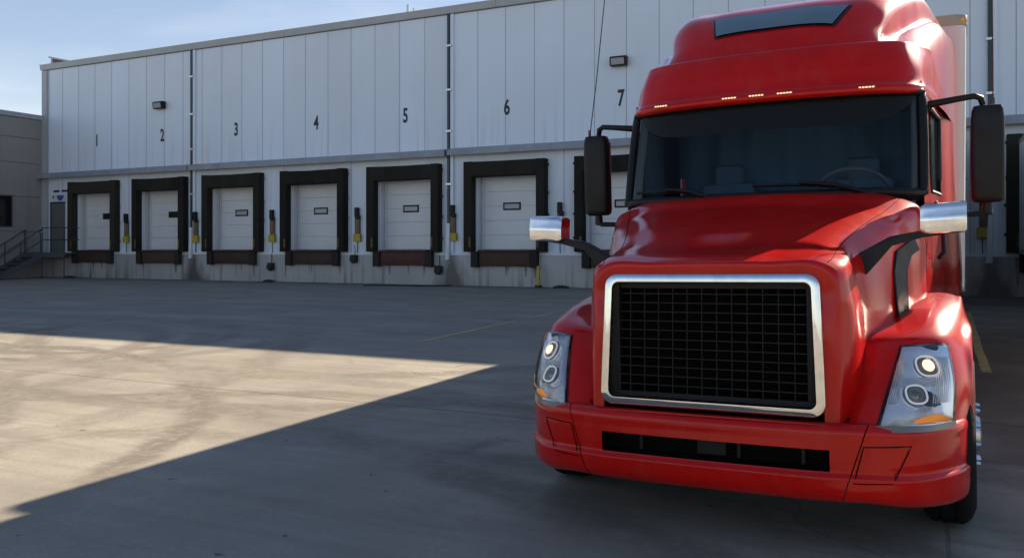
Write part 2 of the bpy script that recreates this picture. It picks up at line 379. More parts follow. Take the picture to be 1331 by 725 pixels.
# ------------------------------------------------------------------ ground
def ground_material():
    m = bpy.data.materials.new('yard_concrete'); m.use_nodes = True; t = m.node_tree; p = t.nodes['Principled BSDF']
    ln = t.links.new
    tc = t.nodes.new('ShaderNodeTexCoord'); sx = t.nodes.new('ShaderNodeSeparateXYZ'); ln(tc.outputs['Object'], sx.inputs[0])
    X, Y = sx.outputs['X'], sx.outputs['Y']
    def mth(op, a, b=None, c=None, clamp=False):
        n = t.nodes.new('ShaderNodeMath'); n.operation = op; n.use_clamp = clamp
        for i, q in enumerate((a, b, c)):
            if q is None: continue
            if isinstance(q, (int, float)): n.inputs[i].default_value = q
            else: ln(q, n.inputs[i])
        return n.outputs[0]
    def noise(sc, det, stretch=(1, 1, 1), rough=0.6, rotz=0):
        mp = t.nodes.new('ShaderNodeMapping'); mp.inputs['Scale'].default_value = stretch; mp.inputs['Rotation'].default_value = (0, 0, rotz)
        n = t.nodes.new('ShaderNodeTexNoise'); n.inputs['Scale'].default_value = sc; n.inputs['Detail'].default_value = det; n.inputs['Roughness'].default_value = rough
        ln(tc.outputs['Object'], mp.inputs['Vector']); ln(mp.outputs['Vector'], n.inputs['Vector']); return n.outputs['Fac']
    def rng(v, a, b, c=0.0, d=1.0, sm=True):
        r = t.nodes.new('ShaderNodeMapRange'); ln(v, r.inputs['Value'])
        if sm: r.interpolation_type = 'SMOOTHSTEP'
        for k, q in zip(('From Min', 'From Max', 'To Min', 'To Max'), (a, b, c, d)): r.inputs[k].default_value = q
        return r.outputs['Result']
    def mix(f, a, b, mode='MIX'):
        n = t.nodes.new('ShaderNodeMixRGB'); n.blend_type = mode
        if isinstance(f, (int, float)): n.inputs['Fac'].default_value = f
        else: ln(f, n.inputs['Fac'])
        for k, q in (('Color1', a), ('Color2', b)):
            if isinstance(q, tuple): n.inputs[k].default_value = (*q, 1)
            else: ln(q, n.inputs[k])
        return n.outputs['Color']
    base = mix(rng(noise(0.35, 8), 0.32, 0.7), (0.27, 0.243, 0.200), (0.385, 0.350, 0.290))
    base = mix(rng(noise(2.2, 8, rough=0.7), 0.45, 0.75, 0, 0.45), base, (0.19, 0.17, 0.145))
    base = mix(rng(noise(40, 5, rough=0.75), 0.4, 0.68, 0, 0.5), base, (0.20, 0.18, 0.15))
    # long sweeping traffic wear
    base = mix(rng(noise(0.9, 7, (0.20, 2.6, 1), rough=.68, rotz=R(-14)), 0.44, 0.72, 0, 0.5), base, (0.185, 0.165, 0.138))
    base = mix(rng(noise(2.3, 6, (0.16, 2.6, 1), rough=.65, rotz=R(-24)), 0.48, 0.72, 0, 0.38), base, (0.195, 0.172, 0.142))
    base = mix(rng(noise(1.1, 6, (0.25, 2.0, 1), rotz=R(-52)), 0.50, 0.74, 0, 0.35), base, (0.175, 0.16, 0.138))
    # tyre scrub arcs
    wob = mth('MULTIPLY', mth('SUBTRACT', noise(0.5, 3), 0.5), 0.9)
    tot = None
    for (cx, cy, r, wd, st) in ((-12.5, 1.5, 7.6, .16, .6), (-12.5, 1.5, 5.7, .16, .5), (-16.5, 6.5, 6.0, .22, .5), (-16.5, 6.5, 4.1, .2, .5),
                                (-9.5, 14.5, 8.4, .15, .45), (-9.5, 14.5, 6.5, .18, .45), (-3.5, -1.5, 9.3, .18, .5), (-3.5, -1.5, 7.4, .18, .4),
                                (-13.0, 10.5, 2.2, .16, .55), (-13.0, 10.5, 3.4, .2, .4), (-22, 3, 13.2, .25, .4), (-22, 3, 15.0, .22, .4),
                                (-8, -6, 12.5, .2, .5), (-8, -6, 14.4, .2, .4)):
        dx = mth('SUBTRACT', X, cx); dy = mth('SUBTRACT', Y, cy)
        d = mth('SQRT', mth('ADD', mth('MULTIPLY', dx, dx), mth('MULTIPLY', dy, dy)))
        e = mth('ABSOLUTE', mth('ADD', mth('SUBTRACT', d, r), wob))
        a = rng(e, wd * .4, wd * 1.7, st, 0.0)
        tot = a if tot is None else mth('MAXIMUM', tot, a)
    tot = mth('MULTIPLY', tot, rng(noise(0.7, 5), 0.28, 0.52))
    tot = mth('MULTIPLY', tot, 1.7, clamp=True)
    tot = mth('MULTIPLY', tot, rng(noise(9, 4, rough=.7), 0.3, 0.6, .45, 1))
    base = mix(tot, base, (0.165, 0.143, 0.115))
    # darker apron towards the dock, with lighter streaks
    ap = rng(Y, 10.2, 12.8)
    apn = mix(rng(noise(0.8, 7, (0.35, 1.6, 1)), 0.35, 0.75), (0.205, 0.185, 0.158), (0.29, 0.262, 0.225))
    base = mix(mth('MULTIPLY', ap, 0.8), base, apn)
    # light scuffs on the apron
    scf = mth('MULTIPLY', rng(noise(1.6, 3, (0.45, 3.6, 1), 0.5), 0.67, 0.72), mth('MULTIPLY', ap, 0.4))
    base = mix(scf, base, (0.30, 0.29, 0.27))
    # brown run-off in the bay beside the truck, oil below it
    bx = mth('MULTIPLY', rng(X, -.6, .1), rng(X, 2.6, 1.6)); by = mth('MULTIPLY', rng(Y, 7.0, 7.5), rng(Y, 20, 15))
    rust = mth('MULTIPLY', mth('MULTIPLY', bx, by), rng(noise(0.7, 6), 0.2, 0.55))
    base = mix(mth('MULTIPLY', rust, 0.85), base, (0.105, 0.072, 0.05))
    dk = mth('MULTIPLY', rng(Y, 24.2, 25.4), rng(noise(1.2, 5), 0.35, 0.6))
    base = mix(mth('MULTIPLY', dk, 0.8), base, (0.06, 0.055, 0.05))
    oil = mth('MULTIPLY', rng(noise(0.55, 4), 0.62, 0.74), 0.6)
    base = mix(oil, base, (0.10, 0.095, 0.09))
    spot = rng(noise(5.0, 2), 0.735, 0.76, 0, .7)
    base = mix(spot, base, (0.05, 0.048, 0.045))
    # saw-cut joints
    jw = mth('MULTIPLY', mth('SUBTRACT', noise(0.6, 3), 0.5), 0.10)
    jt = None
    for yy in (2.0, 7.33, 12.7, 18.0, -3.4, -8.8):
        a = rng(mth('ABSOLUTE', mth('SUBTRACT', mth('ADD', Y, jw), yy)), 0.006, 0.022, .75, 0)
        jt = a if jt is None else mth('MAXIMUM', jt, a)
    for xx in (0.03, -18.4, -27.7, 5.8):
        a = rng(mth('ABSOLUTE', mth('SUBTRACT', mth('ADD', X, jw), xx)), 0.006, 0.02, .45, 0)
        jt = mth('MAXIMUM', jt, a)
    jr = rng(mth('ABSOLUTE', mth('SUBTRACT', mth('ADD', Y, mth('MULTIPLY', jw, 3.0)), 8.77)), 0.008, 0.03, 1, 0)
    jt = mth('MAXIMUM', jt, mth('MULTIPLY', jr, rng(X, -1, 0)))
    vo = t.nodes.new('ShaderNodeTexVoronoi'); vo.feature = 'DISTANCE_TO_EDGE'; vo.inputs['Scale'].default_value = 0.16
    mpv = t.nodes.new('ShaderNodeMapping'); nn = t.nodes.new('ShaderNodeTexNoise'); nn.inputs['Scale'].default_value = 0.8; nn.inputs['Detail'].default_value = 5
    ln(tc.outputs['Object'], nn.inputs['Vector'])
    ax = t.nodes.new('ShaderNodeVectorMath'); ax.operation = 'MULTIPLY_ADD'; ax.inputs[1].default_value = (1.2, 1.2, 0)
    ln(nn.outputs['Color'], ax.inputs[0]); ln(tc.outputs['Object'], ax.inputs[2]); ln(ax.outputs[0], vo.inputs['Vector'])
    crk = rng(vo.outputs['Distance'], 0.0006, 0.0022, 0.35, 0)
    jt = mth('MAXIMUM', jt, crk)
    base = mix(mth('MULTIPLY', jt, 0.75), base, (0.055, 0.05, 0.045))
    ln(base, p.inputs['Base Color'])
    ln(rng(noise(0.6, 6), 0.3, 0.7, 0.62, 0.9), p.inputs['Roughness'])
    p.inputs['Specular IOR Level'].default_value = 0.3
    bp = t.nodes.new('ShaderNodeBump'); bp.inputs['Strength'].default_value = 0.25; bp.inputs['Distance'].default_value = 0.02
    h = mth('ADD', mth('MULTIPLY', noise(55, 6, rough=0.7), 0.4), mth('MULTIPLY', noise(6, 5), 0.5))
    ln(mth('SUBTRACT', h, jt), bp.inputs['Height']); ln(bp.outputs['Normal'], p.inputs['Normal'])
    return m
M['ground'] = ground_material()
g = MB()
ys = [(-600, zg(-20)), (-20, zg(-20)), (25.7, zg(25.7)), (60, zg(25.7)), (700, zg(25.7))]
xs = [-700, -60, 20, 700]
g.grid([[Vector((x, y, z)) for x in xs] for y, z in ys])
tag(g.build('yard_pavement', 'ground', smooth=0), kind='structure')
for x, y0, y1 in ((-7.52, 11.8, 15.4), (-7.53, 15.9, 17.2), (0.49, 11.9, 20.5)):
    n = 14; mb = MB()
    pts = [(x + random.uniform(-.012, .012), y0 + (y1 - y0) * i / n) for i in range(n + 1)]
    hw = 0.045 if x < -1 else 0.055
    mb.grid([[Vector((px - hw, py, zg(py) + .004)), Vector((px + hw, py, zg(py) + .004))] for px, py in pts])
    tag(mb.build('yellow_bay_line', 'ypaint', smooth=0), kind='structure')

# ------------------------------------------------------------------ warehouse
BX0, BX1 = -36.1, 16.0
PITCH, NDOCK = 3.96, 10
cen = [-16.81 + PITCH * (k - 5) for k in range(1, NDOCK + 1)]
wh = thing('warehouse', (-10, YW, 0), 'long white panelled warehouse with numbered loading doors across the back of the yard', 'warehouse')
WP = wh.location.copy()
class WB(MB):      # builds in world coordinates, then hangs under the warehouse
    def build(s, name, m, parent=wh, smooth=35, **k):
        for v in s.bm.verts: v.co -= WP
        o = MB.build(s, name, m, parent, smooth, **k); return o
DOORW, DZ0, DZ1 = 2.30, 1.2, 3.62
mb = WB(); mb.box(BX0, BX1, YW, YW + 40, 4.45, 9.2); mb.build('upper_wall', 'panel', smooth=0)
# lower wall with door openings
mb = WB(); x = BX0
for c in cen:
    mb.box(x, c - DOORW / 2, YW + .002, YW + .5, 1.0, 4.45); mb.box(c - DOORW / 2, c + DOORW / 2, YW + .004, YW + .5, DZ1, 4.45); x = c + DOORW / 2
mb.box(x, BX1, YW + .002, YW + .5, 1.0, 4.45)
mb.build('lower_wall', 'panel2', smooth=0)
mb = WB(); mb.box(BX0, BX1, YW + .5, YW + 40, -1, 4.45); mb.build('core_wall', 'dark', smooth=0)
mb = WB(); mb.box(BX0 - .01, BX1, YW - .07, YW + .49, -1, 1.02, 0.012)
for c in cen[:]:
    for d in (-1.3, 1.3): pass
mb.build('foundation', 'found', smooth=30)
mb = WB(); mb.box(BX0, BX1, YW - .055, YW, 1.022, 1.09); mb.build('base_flashing', 'pipe_white', smooth=0)
# panel seams (upper wall 1.03 m module) as shallow dark grooves framed by raised lips
mb = WB(); x = -35.79 + 1.0
xs_ = []
while x < BX1:
    if all(abs(x - q) > .25 for q in (-26.94, -15.01, 1.13)): xs_.append(x)
    x += 1.043
for x in xs_: mb.box(x - .009, x + .009, YW - .004, YW + .01, 4.6, 9.2)
for x in xs_:
    if all(abs(x - c) > 1.5 for c in cen): mb.box(x - .01, x + .01, YW - .003, YW + .01, 1.1, 4.4)
mb.build('panel_seams', 'seam', smooth=0)
mb = WB()
for x0, x1 in ((BX0 - .06, -31.0), (-30.99, -22.2), (-22.19, -13.2), (-13.19, -4), (-3.99, 6), (6.01, BX1)):
    mb.prism([(x0, YW - .10, 9.22), (x0, YW - .14, 9.46), (x0, YW + .25, 9.50), (x0, YW + .25, 9.22)], (x1 - x0, 0, 0))
mb.build('parapet_cap', 'trim', smooth=0)
mb = WB(); mb.box(BX0 + .1, BX0 + .22, YW + .3, YW + 6, 9.4, 9.85); mb.prism([(BX0 + .08, YW + .2, 9.83), (BX0 + .08, YW + .2, 9.9), (BX0 + 1.6, YW + .2, 9.55), (BX0 + 1.5, YW + .2, 9.5)], (0, 6, 0)); mb.build('end_flashing', 'trim', smooth=0)
mb = WB(); mb.box(BX0, BX1, YW + .1, YW + 40, 9.2, 9.3); mb.build('roof', 'trim', smooth=0)
mb = WB(); mb.tube([(-17.1, YW + .6, 9.25), (-17.1, YW + .6, 9.95)], .05, 8); mb.build('roof_vent', 'alu'); mb = WB(); mb.tube([(-16.85, YW + .6, 9.25), (-16.85, YW + .6, 9.8)], .035, 8); mb.build('roof_vent', 'alu')
mb = WB(); mb.box(BX0 - .03, BX0 + .30, YW - .05, YW, 1.0, 9.2); mb.tube([(BX0 + .38, YW - .04, 1.0), (BX0 + .38, YW - .04, 9.2)], .018, 6); mb.build('corner_trim', 'trim', smooth=0)
# canopy in four lengths
for i, (x0, x1) in enumerate(((BX0 - .35, -26.98), (-26.9, -15.06), (-14.95, 1.08), (1.18, BX1))):
    dz = (0, .0, .02, .02)[i]
    mb = WB(); mb.prism([(x0, YW - .32, 4.36 + dz), (x0, YW - .32, 4.56 + dz), (x0, YW - .003, 4.63 + dz), (x0, YW - .003, 4.42 + dz)], (x1 - x0, 0, 0))
    mb.build('canopy', 'canopy', smooth=0)
# downpipes
for x in (-26.94, -15.01, 1.13):
    mb = WB(); mb.box(x - .055, x + .035, YW - .10, YW - .012, 2.1, 9.22); dp = mb.build('downpipe', 'pipe_dark', smooth=0)
    mb = WB(); mb.box(x + .05, x + .17, YW - .07, YW - .002, 1.1, 9.2); mb.build('pipe_cover', 'panel', parent=dp, smooth=0)
    for z in (8.1, 6.6, 5.2, 3.4):
        mb = WB(); mb.box(x - .10, x + .11, YW - .115, YW - .06, z, z + .06); mb.build('pipe_clamp', 'alu', parent=dp, smooth=0)
    mb = WB(); mb.prism([(x - .11, YW - .16, .85), (x + .05, YW - .16, .85), (x + .07, YW - .16, 2.1), (x - .05, YW - .16, 2.1)], (0, .14, 0), .015); mb.build('pipe_boot', 'pipe_white', parent=dp)
# loading doors, seals, levellers
for k, c in enumerate(cen):
    yd = YW + .36; wo = .33 if k < 2 else random.uniform(-.03, .03); x0, x1 = c - DOORW / 2, c + DOORW / 2
    mb = WB(); zs = [DZ0 + .01 + i * (DZ1 - DZ0) / 5 for i in range(6)]
    for a, b in zip(zs, zs[1:]): mb.box(x0 + .03, x1 - .03, yd, yd + .05, a + .006, b - .006, .008, 1)
    mb.box(x0, x1, yd + .03, yd + .06, DZ0, DZ1)
    dr = mb.build('loading_door', 'door', smooth=0)
    mb = WB(); mb.box(c + wo - .33, c + wo + .33, yd - .012, yd, 2.52, 2.78, .01); mb.build('window_frame', 'black', parent=dr, smooth=0)
    mb = WB(); mb.box(c + wo - .27, c + wo + .27, yd - .018, yd - .013, 2.575, 2.725)
    mb.build('window_pane', 'winglass' if k < 2 else 'lampglass', parent=dr, smooth=0)
    if k == 0: pass
    for xa in (x0 + .002, x1 - .03):
        mb = WB(); mb.box(xa, xa + .028, YW + .1, yd, DZ0, DZ1 - .003); mb.build('door_jamb', 'door', smooth=0)
    mb = WB(); mb.box(x0 + .1, x0 + .13, yd - .05, yd - .01, 1.3, 3.5); mb.build('door_track', 'door', smooth=0)
    # seal: two tapered foam legs and a sagging head pad
    mb = WB(); o = 1.5; dep = .26 + .02 * random.random(); ti = random.uniform(-.02, .02)
    for sg in (-1, 1):
        xa, xb = c + sg * o, c + sg * (DOORW / 2 - .0)
        mb.prism([(xa, YW, 1.13), (xb, YW, 1.13), (xb + sg * .03, YW - dep, 1.13), (xa - sg * .02 + ti, YW - dep, 1.13)], (0, 0, 4.13 + .015 * random.random() - 1.13), .012)
    sg0 = random.uniform(.02, .06)
    hp_ = [(c - 1.2 + 2.4 * i / 8, .06 * math.sin(math.pi * i / 8) * (.4 + random.random() * .6)) for i in range(9)]
    mb.grid([[Vector((x_, YW, 4.13)) for x_, d_ in hp_], [Vector((x_, YW - dep * .97, 4.125 - d_ * .3)) for x_, d_ in hp_], [Vector((x_, YW - dep - .005 + d_ * .4, 3.95 - d_ * .5)) for x_, d_ in hp_],
             [Vector((x_, YW - dep - .012 + d_ * .6, 3.66 - d_ * .7)) for x_, d_ in hp_], [Vector((x_, YW - dep * .8, 3.60 - d_ * .3)) for x_, d_ in hp_], [Vector((x_, YW, 3.61)) for x_, d_ in hp_]])
    sl = mb.build('dock_seal', 'seal', smooth=0)
    for sg in (-1, 1):
        xm = c + sg * 1.24
        mb = WB(); mb.box(xm - .03, xm + .03, YW - dep - .012, YW - dep - .002, 1.28, 1.62); mb.build('guide_stripe', 'guide', parent=sl, smooth=0)
        for z in (1.55, 2.3, 3.0, 3.9):
            mb = WB(); mb.box(c + sg * 1.52 - .03, c + sg * 1.52 + .03, YW - .13, YW - .05, z, z + .07); mb.build('seal_clip', 'bumper', parent=sl, smooth=0)
    mb = WB(); mb.box(c - .93, c + .93, YW - .20, YW + .3, .66, 1.16, .02); mb.box(c - .95, c + .95, YW - .26, YW - .14, 1.13, 1.19, .01)
    lv = mb.build('dock_leveller', 'lip' if k in (4, 7) else 'lip_brown', smooth=30)
    for sg in (-1, 1):
        mb = WB(); xm = c + sg * 1.08
        for i in range(5): mb.box(xm - .13 + i * .053, xm - .085 + i * .053, YW - .27, YW - .06, .62, 1.14, .006, 1)
        mb.build('bumper_block', 'bumper', parent=lv, smooth=0)
mb = WB(); mb.box(-11.55 - .05, -11.55 + .05, YW - .36, YW - .28, .05, .68, .01); mb.build('yellow_post', 'yellow', smooth=0)
mb = WB(); mb.box(-11.64, -11.46, YW - .42, YW - .24, -.02, .07, .015); mb.build('post_foot', 'bumper', smooth=0)
# numbers 1-7
def text_mesh(body, size, sx, m, name, loc, parent, ext=.004, rot=(R(90), 0, 0), bold=.012):
    cu = bpy.data.curves.new(name, 'FONT'); cu.body = body; cu.size = size; cu.align_x = 'CENTER'; cu.extrude = ext; cu.offset = bold
    tmp = bpy.data.objects.new(name + '_tmp', cu); C.objects.link(tmp)
    bpy.context.view_layer.update()
    me = bpy.data.meshes.new_from_object(tmp.evaluated_get(bpy.context.evaluated_depsgraph_get())); bpy.data.objects.remove(tmp)
    me.name = name; me.materials.clear(); me.materials.append(M[m])
    o = bpy.data.objects.new(name, me); C.objects.link(o); o.parent = parent; o.location = loc; o.rotation_euler = rot; o.scale = (sx, 1, 1)
    return o
for k in range(7):
    x = (-32.58, -28.66, -24.65, -20.73, -16.81, -12.84, -8.89)[k]
    text_mesh(str(k + 1), .70, .62, 'number', 'dock_number', Vector((x, YW - .006, 5.66)) - WP, wh, bold=.018)
# dark wash-out stains below the downpipes and under the levellers
for c in cen:
    for i in range(4):
        x = c + random.uniform(-1.4, 1.4); wq = random.uniform(.03, .10)
        mb = WB(); mb.prism([(x - wq, YW - .0735, .98), (x + wq, YW - .0735, .98), (x + wq * .3, YW - .0735, random.uniform(.1, .6)), (x - wq * .2, YW - .0735, random.uniform(.1, .5))], (0, .003, 0)); mb.build('rust_run', 'stain2', smooth=0)
# personnel door
mb = WB(); mb.box(-35.5, -34.62, YW - .03, YW, 1.1, 3.26, .008); pd = mb.build('personnel_door', 'mandoor', smooth=0)
mb = WB(); mb.box(-35.56, -35.5, YW - .05, YW, 1.1, 3.32); mb.box(-35.56, -34.6, YW - .05, YW, 3.262, 3.32); mb.build('door_frame', 'railpaint', parent=pd, smooth=0)
mb = WB(); mb.tube([(-34.72, YW - .04, 2.1), (-34.72, YW - .1, 2.1), (-34.84, YW - .1, 2.1)], .015, 8); mb.build('door_handle', 'alu', parent=pd)

sg_ = thing('door_sign', (-35.0, YW - .01, 3.55), 'small white sign with a blue badge above the grey personnel door', 'sign')
mb = MB(); mb.box(-.5, .40, -.012, 0, -.2, .1, .004, 1); mb.build('sign_board', 'sign', sg_, smooth=0)
mb = MB(); mb.box(-.14, .30, -.016, -.0125, -.08, .06); mb.prism([(-.1, -.016, -.08), (.26, -.016, -.08), (.16, -.016, -.18), (0, -.016, -.18)], (0, .0035, 0)); mb.build('sign_badge', 'signblue', sg_, smooth=0)
mb = MB(); mb.box(-.44, -.32, -.016, -.0125, -.03, .03); mb.box(-.40, -.36, -.016, -.0125, -.1, -.03); mb.build('sign_arrow', 'number', sg_, smooth=0)
for x, wds in ((-.38, (.10, .12, .09, .10)), (.17, (.10, .12, .08, .11))):
    mb = MB()
    for wd in wds: mb.box(x, x + wd - .012, -.008, 0, .2, .29); x += wd
    mb.build('sign_lettering', 'number', sg_, smooth=0)

# wall lamps
def wall_lamp(x, z, label):
    t = thing('wall_lamp', (x, YW, z), label, 'lamp', group='floodlights on the warehouse wall')
    mb = MB(); mb.prism([(-.26, -.02, -.14), (-.26, -.02, .16), (-.26, -.20, .16), (-.26, -.27, .10), (-.26, -.22, -.14)], (.52, 0, 0), .012); mb.build('lamp_housing', 'black', t, smooth=0)
    mb = MB(); mb.prism([(-.21, -.232, -.10), (-.21, -.277, .075), (-.21, -.268, .085), (-.21, -.225, -.11)], (.42, 0, 0)); mb.build('lamp_glass', 'lampglass', t, smooth=0)
    mb = MB(); mb.box(-.06, .06, -.02, 0, -.1, .1); mb.build('mounting_plate', 'black', t, smooth=0)
wall_lamp(-28.7, 7.1, 'dark square floodlight on the white wall above the number 2')
wall_lamp(-8.92, 7.0, 'dark square floodlight on the white wall above the number 7')

# dock light arms with yellow feet between the doors
pairs = [(1, 2), (2, 3), (3, 4), (4, 5), (5, 6), (6, 7), (9, 10)]
proto = None
for a, b in pairs:
    x = (cen[a-1] + cen[b-1]) / 2 - .03
    lab = f'yellow-footed dock light post on the wall between loading doors {a} and {b}' if b < 8 else 'yellow-footed dock light post on the shaded wall right of the truck below the black mirror'
    if proto is None:
        t = proto = thing('dock_light_post', (x, YW, 1.5), lab, 'dock light', group='yellow-footed posts between loading doors')
        mb = MB(); mb.box(-.10, .10, -.10, 0, .27, .88, .015); mb.box(-.06, .05, -.115, -.1, .35, .62, .008); mb.build('arm', 'tan', t, smooth=0)
        mb = MB(); mb.box(-.09, .06, -.15, 0, .86, 1.22, .03); mb.box(-.02, .12, -.17, -.05, .80, .93, .02); mb.build('lamp_head', 'black', t, smooth=0)
        mb = MB(); mb.box(-.15, .15, -.12, 0, 0, .27, .012)
        for z in (.07, .14, .2): mb.box(-.155, .155, -.125, -.118, z, z + .02)
        mb.build('foot', 'yellow', t, smooth=0)
        mb = MB(); mb.tube([(-.02, -.03, 0), (-.03, -.03, -.2), (-.02, -.03, -.42)], .012, 6); mb.build('cable', 'black', t)
    else:
        t = copy_tree(proto); t.location = (x, YW, 1.5); t['label'] = lab
# small black drain boxes on the concrete base
proto = None
for a, b, x, z in ((3, 4, -22.8 , .55), (4, 5, -18.93, .86), (5, 6, -15.4, .5)):
    lab = {4: 'black rubber hose box on the concrete base between doors 3 and 4', 5: 'black rubber hose box high on the concrete base between doors 4 and 5',
           6: 'black rubber hose box on the concrete base between doors 5 and 6'}[b]
    if proto is None:
        t = proto = thing('hose_box', (x, YW - .07, z), lab, 'hose box', group='black boxes on the concrete base')
        mb = MB(); mb.lathe([(0, .13), (.10, .15), (.16, .12), (.18, .04)], (0, 0, 0), (0, -1, 0), 16); mb.box(-.15, .15, -.1, 0, -.08, .16, .02); mb.build('cover', 'bumper', t)
        mb = MB(); mb.tube([(.03, -.05, .12), (.05, -.05, .3), (.02, -.03, .5)], .014, 6); mb.build('hose', 'black', t)
    else:
        t = copy_tree(proto); t.location = (x, YW - .07, z); t['label'] = lab
# wheel chocks along the foot of the wall
proto = None
for x, lab in ((-33.85, 'black wheel chock on the ground near the metal stairs'), (-22.7, 'black wheel chock at the foot of the wall between doors 3 and 4'),
               (-10.75, 'black wheel chock at the wall right of the yellow post under door 6')):
    if proto is None:
        t = proto = MB().prism([(-.26, -.1, 0), (.26, -.1, 0), (.24, -.1, .04), (.05, -.1, .085), (-.12, -.1, .085), (-.25, -.1, .04)], (0, .2, 0), .012).build('wheel_chock', 'bumper')
        tag(t, lab, 'wheel chock', 'wheel chocks at the wall')
    else:
        t = proto.copy(); C.objects.link(t); t['label'] = lab
    t.location = (x, YW - .35, zg(YW - .35)); t.rotation_euler = (SL, 0, random.uniform(-.3, .3))
mb = MB(); pts = []
for i in range(26):
    u = i / 25; X_ = -17.6 + 2.9 * u; Y_ = 24.2 + .9 * u + .12 * math.sin(7 * u); pts.append((X_, Y_, zg(Y_) + .018))
mb.tube(pts, .02, 6); tag(mb.build('cable', 'black'), 'black cable lying on the ground below loading door 5', 'cable')

# ------------------------------------------------------------------ grey annex on the left
an = thing('annex_building', (-40, 20, 0), 'lower grey concrete building at the left edge of the yard', 'building')
AP = an.location.copy()
def ab(mb, name, m, parent=an, smooth=0):
    for v in mb.bm.verts: v.co -= AP
    return mb.build(name, m, parent, smooth)
AX = -36.12
mb = MB(); zs = [-1, 2.0, 3.52, 5.0, 6.1, 6.98]
for a, b in zip(zs, zs[1:]):
    mb.box(-60, AX, 8, YW - .01, a + .015, b - .015, .012, 1)
ab(mb, 'wall', 'annex', smooth=0)
mb = MB(); mb.box(-59.9, AX - .04, 8.05, YW - .05, -1, 7.0); ab(mb, 'groove_backing', 'annex')
mb = MB(); mb.box(-60.05, AX + .05, 7.95, YW - .01, 6.99, 7.2, .01); ab(mb, 'parapet_cap', 'trim')
mb = MB(); mb.box(AX - .03, AX + .012, 22.3, 24.1, 2.25, 3.5); wn = ab(mb, 'window', 'winglass')
mb = MB()
for z0, z1 in ((2.19, 2.25), (3.5, 3.56)): mb.box(AX - .03, AX + .03, 22.24, 24.16, z0, z1)
for y0, y1 in ((22.24, 22.3), (24.1, 24.16), (23.18, 23.22)): mb.box(AX - .03, AX + .03, y0, y1, 2.25, 3.5)
ab(mb, 'window_frame', 'railpaint', parent=wn)

# ------------------------------------------------------------------ steel stairs
st = thing('steel_stairs', (-35, 24.6, 0), 'grey steel stairs and landing with handrails below the personnel door', 'stairs')
SP = st.location.copy()
def sb(mb, name, m, smooth=0):
    for v in mb.bm.verts: v.co -= SP
    return mb.build(name, m, st, smooth)
LY, LXR, LZ = 24.75, -33.55, 1.08
mb = MB(); mb.box(-36.05, LXR, LY, YW - .08, LZ - .05, LZ); mb.box(-36.05, LXR, LY - .02, LY + .03, LZ - .2, LZ + .02); sb(mb, 'landing', 'galv')
ns = 6; run = .30; ytop = LY - .02
mb = MB()
for i in range(ns):
    z = LZ - (i + 1) * (LZ + .04) / (ns + 1); y = ytop - i * run
    mb = MB(); mb.box(-36.0, -35.03, y - run, y, z - .03, z); sb(mb, 'stair_tread', 'galv')
yb = ytop - ns * run - .1
for xx in (-36.05, -35.02):
    mb = MB(); mb.prism([(xx, ytop, LZ), (xx, ytop, LZ - .28), (xx, yb, zg(yb) - .02), (xx, yb, zg(yb) + .16), (xx, yb + .1, zg(yb) + .2)], (.03, 0, 0)); sb(mb, 'stringer', 'galv')
mb = MB()
for x in (-35.0, LXR - .03): mb.tube([(x, LY + .02, zg(LY)), (x, LY + .02, LZ + 1.07)], .024, 8)
for z in (.55, 1.07): mb.tube([(-35.0, LY + .02, LZ + z), (LXR - .03, LY + .02, LZ + z), (LXR - .03, YW - .1, LZ + z)], .02, 8)
sb(mb, 'landing_rail', 'railpaint', 40)
for xx in (-35.0, -36.03):
    mb = MB(); sl_ = (LZ - zg(yb)) / (ytop - yb)
    for f in (0.02, .5, .98):
        y = ytop - f * (ytop - yb); z = LZ - (ytop - y) * sl_; mb.tube([(xx, y, z), (xx, y, z + 1.0)], .022, 8)
    for h in (.5, 1.0): mb.tube([(xx, ytop, LZ + h), (xx, yb, zg(yb) + h)], .02, 8)
    sb(mb, 'stair_rail', 'railpaint', 40)

# ------------------------------------------------------------------ the red truck (local: x right, y back, z up from its ground)
TX, TY = -1.16, 4.75
tr = thing('semi_truck', (TX, TY, zg(TY)), 'red semi truck with a chrome grille surround facing the camera', 'truck', rot=(R(1.18), R(-0.8), R(-1.1)))

def mirror_build(make, name, m, smooth=35, parents=None, **k):
    out = []
    for sg in (1, -1):
        mb = make()
        if sg < 0: mb.flipx()
        out.append(mb.build(name, m, (parents[0 if sg > 0 else 1] if parents else tr), smooth, **k))
    return out

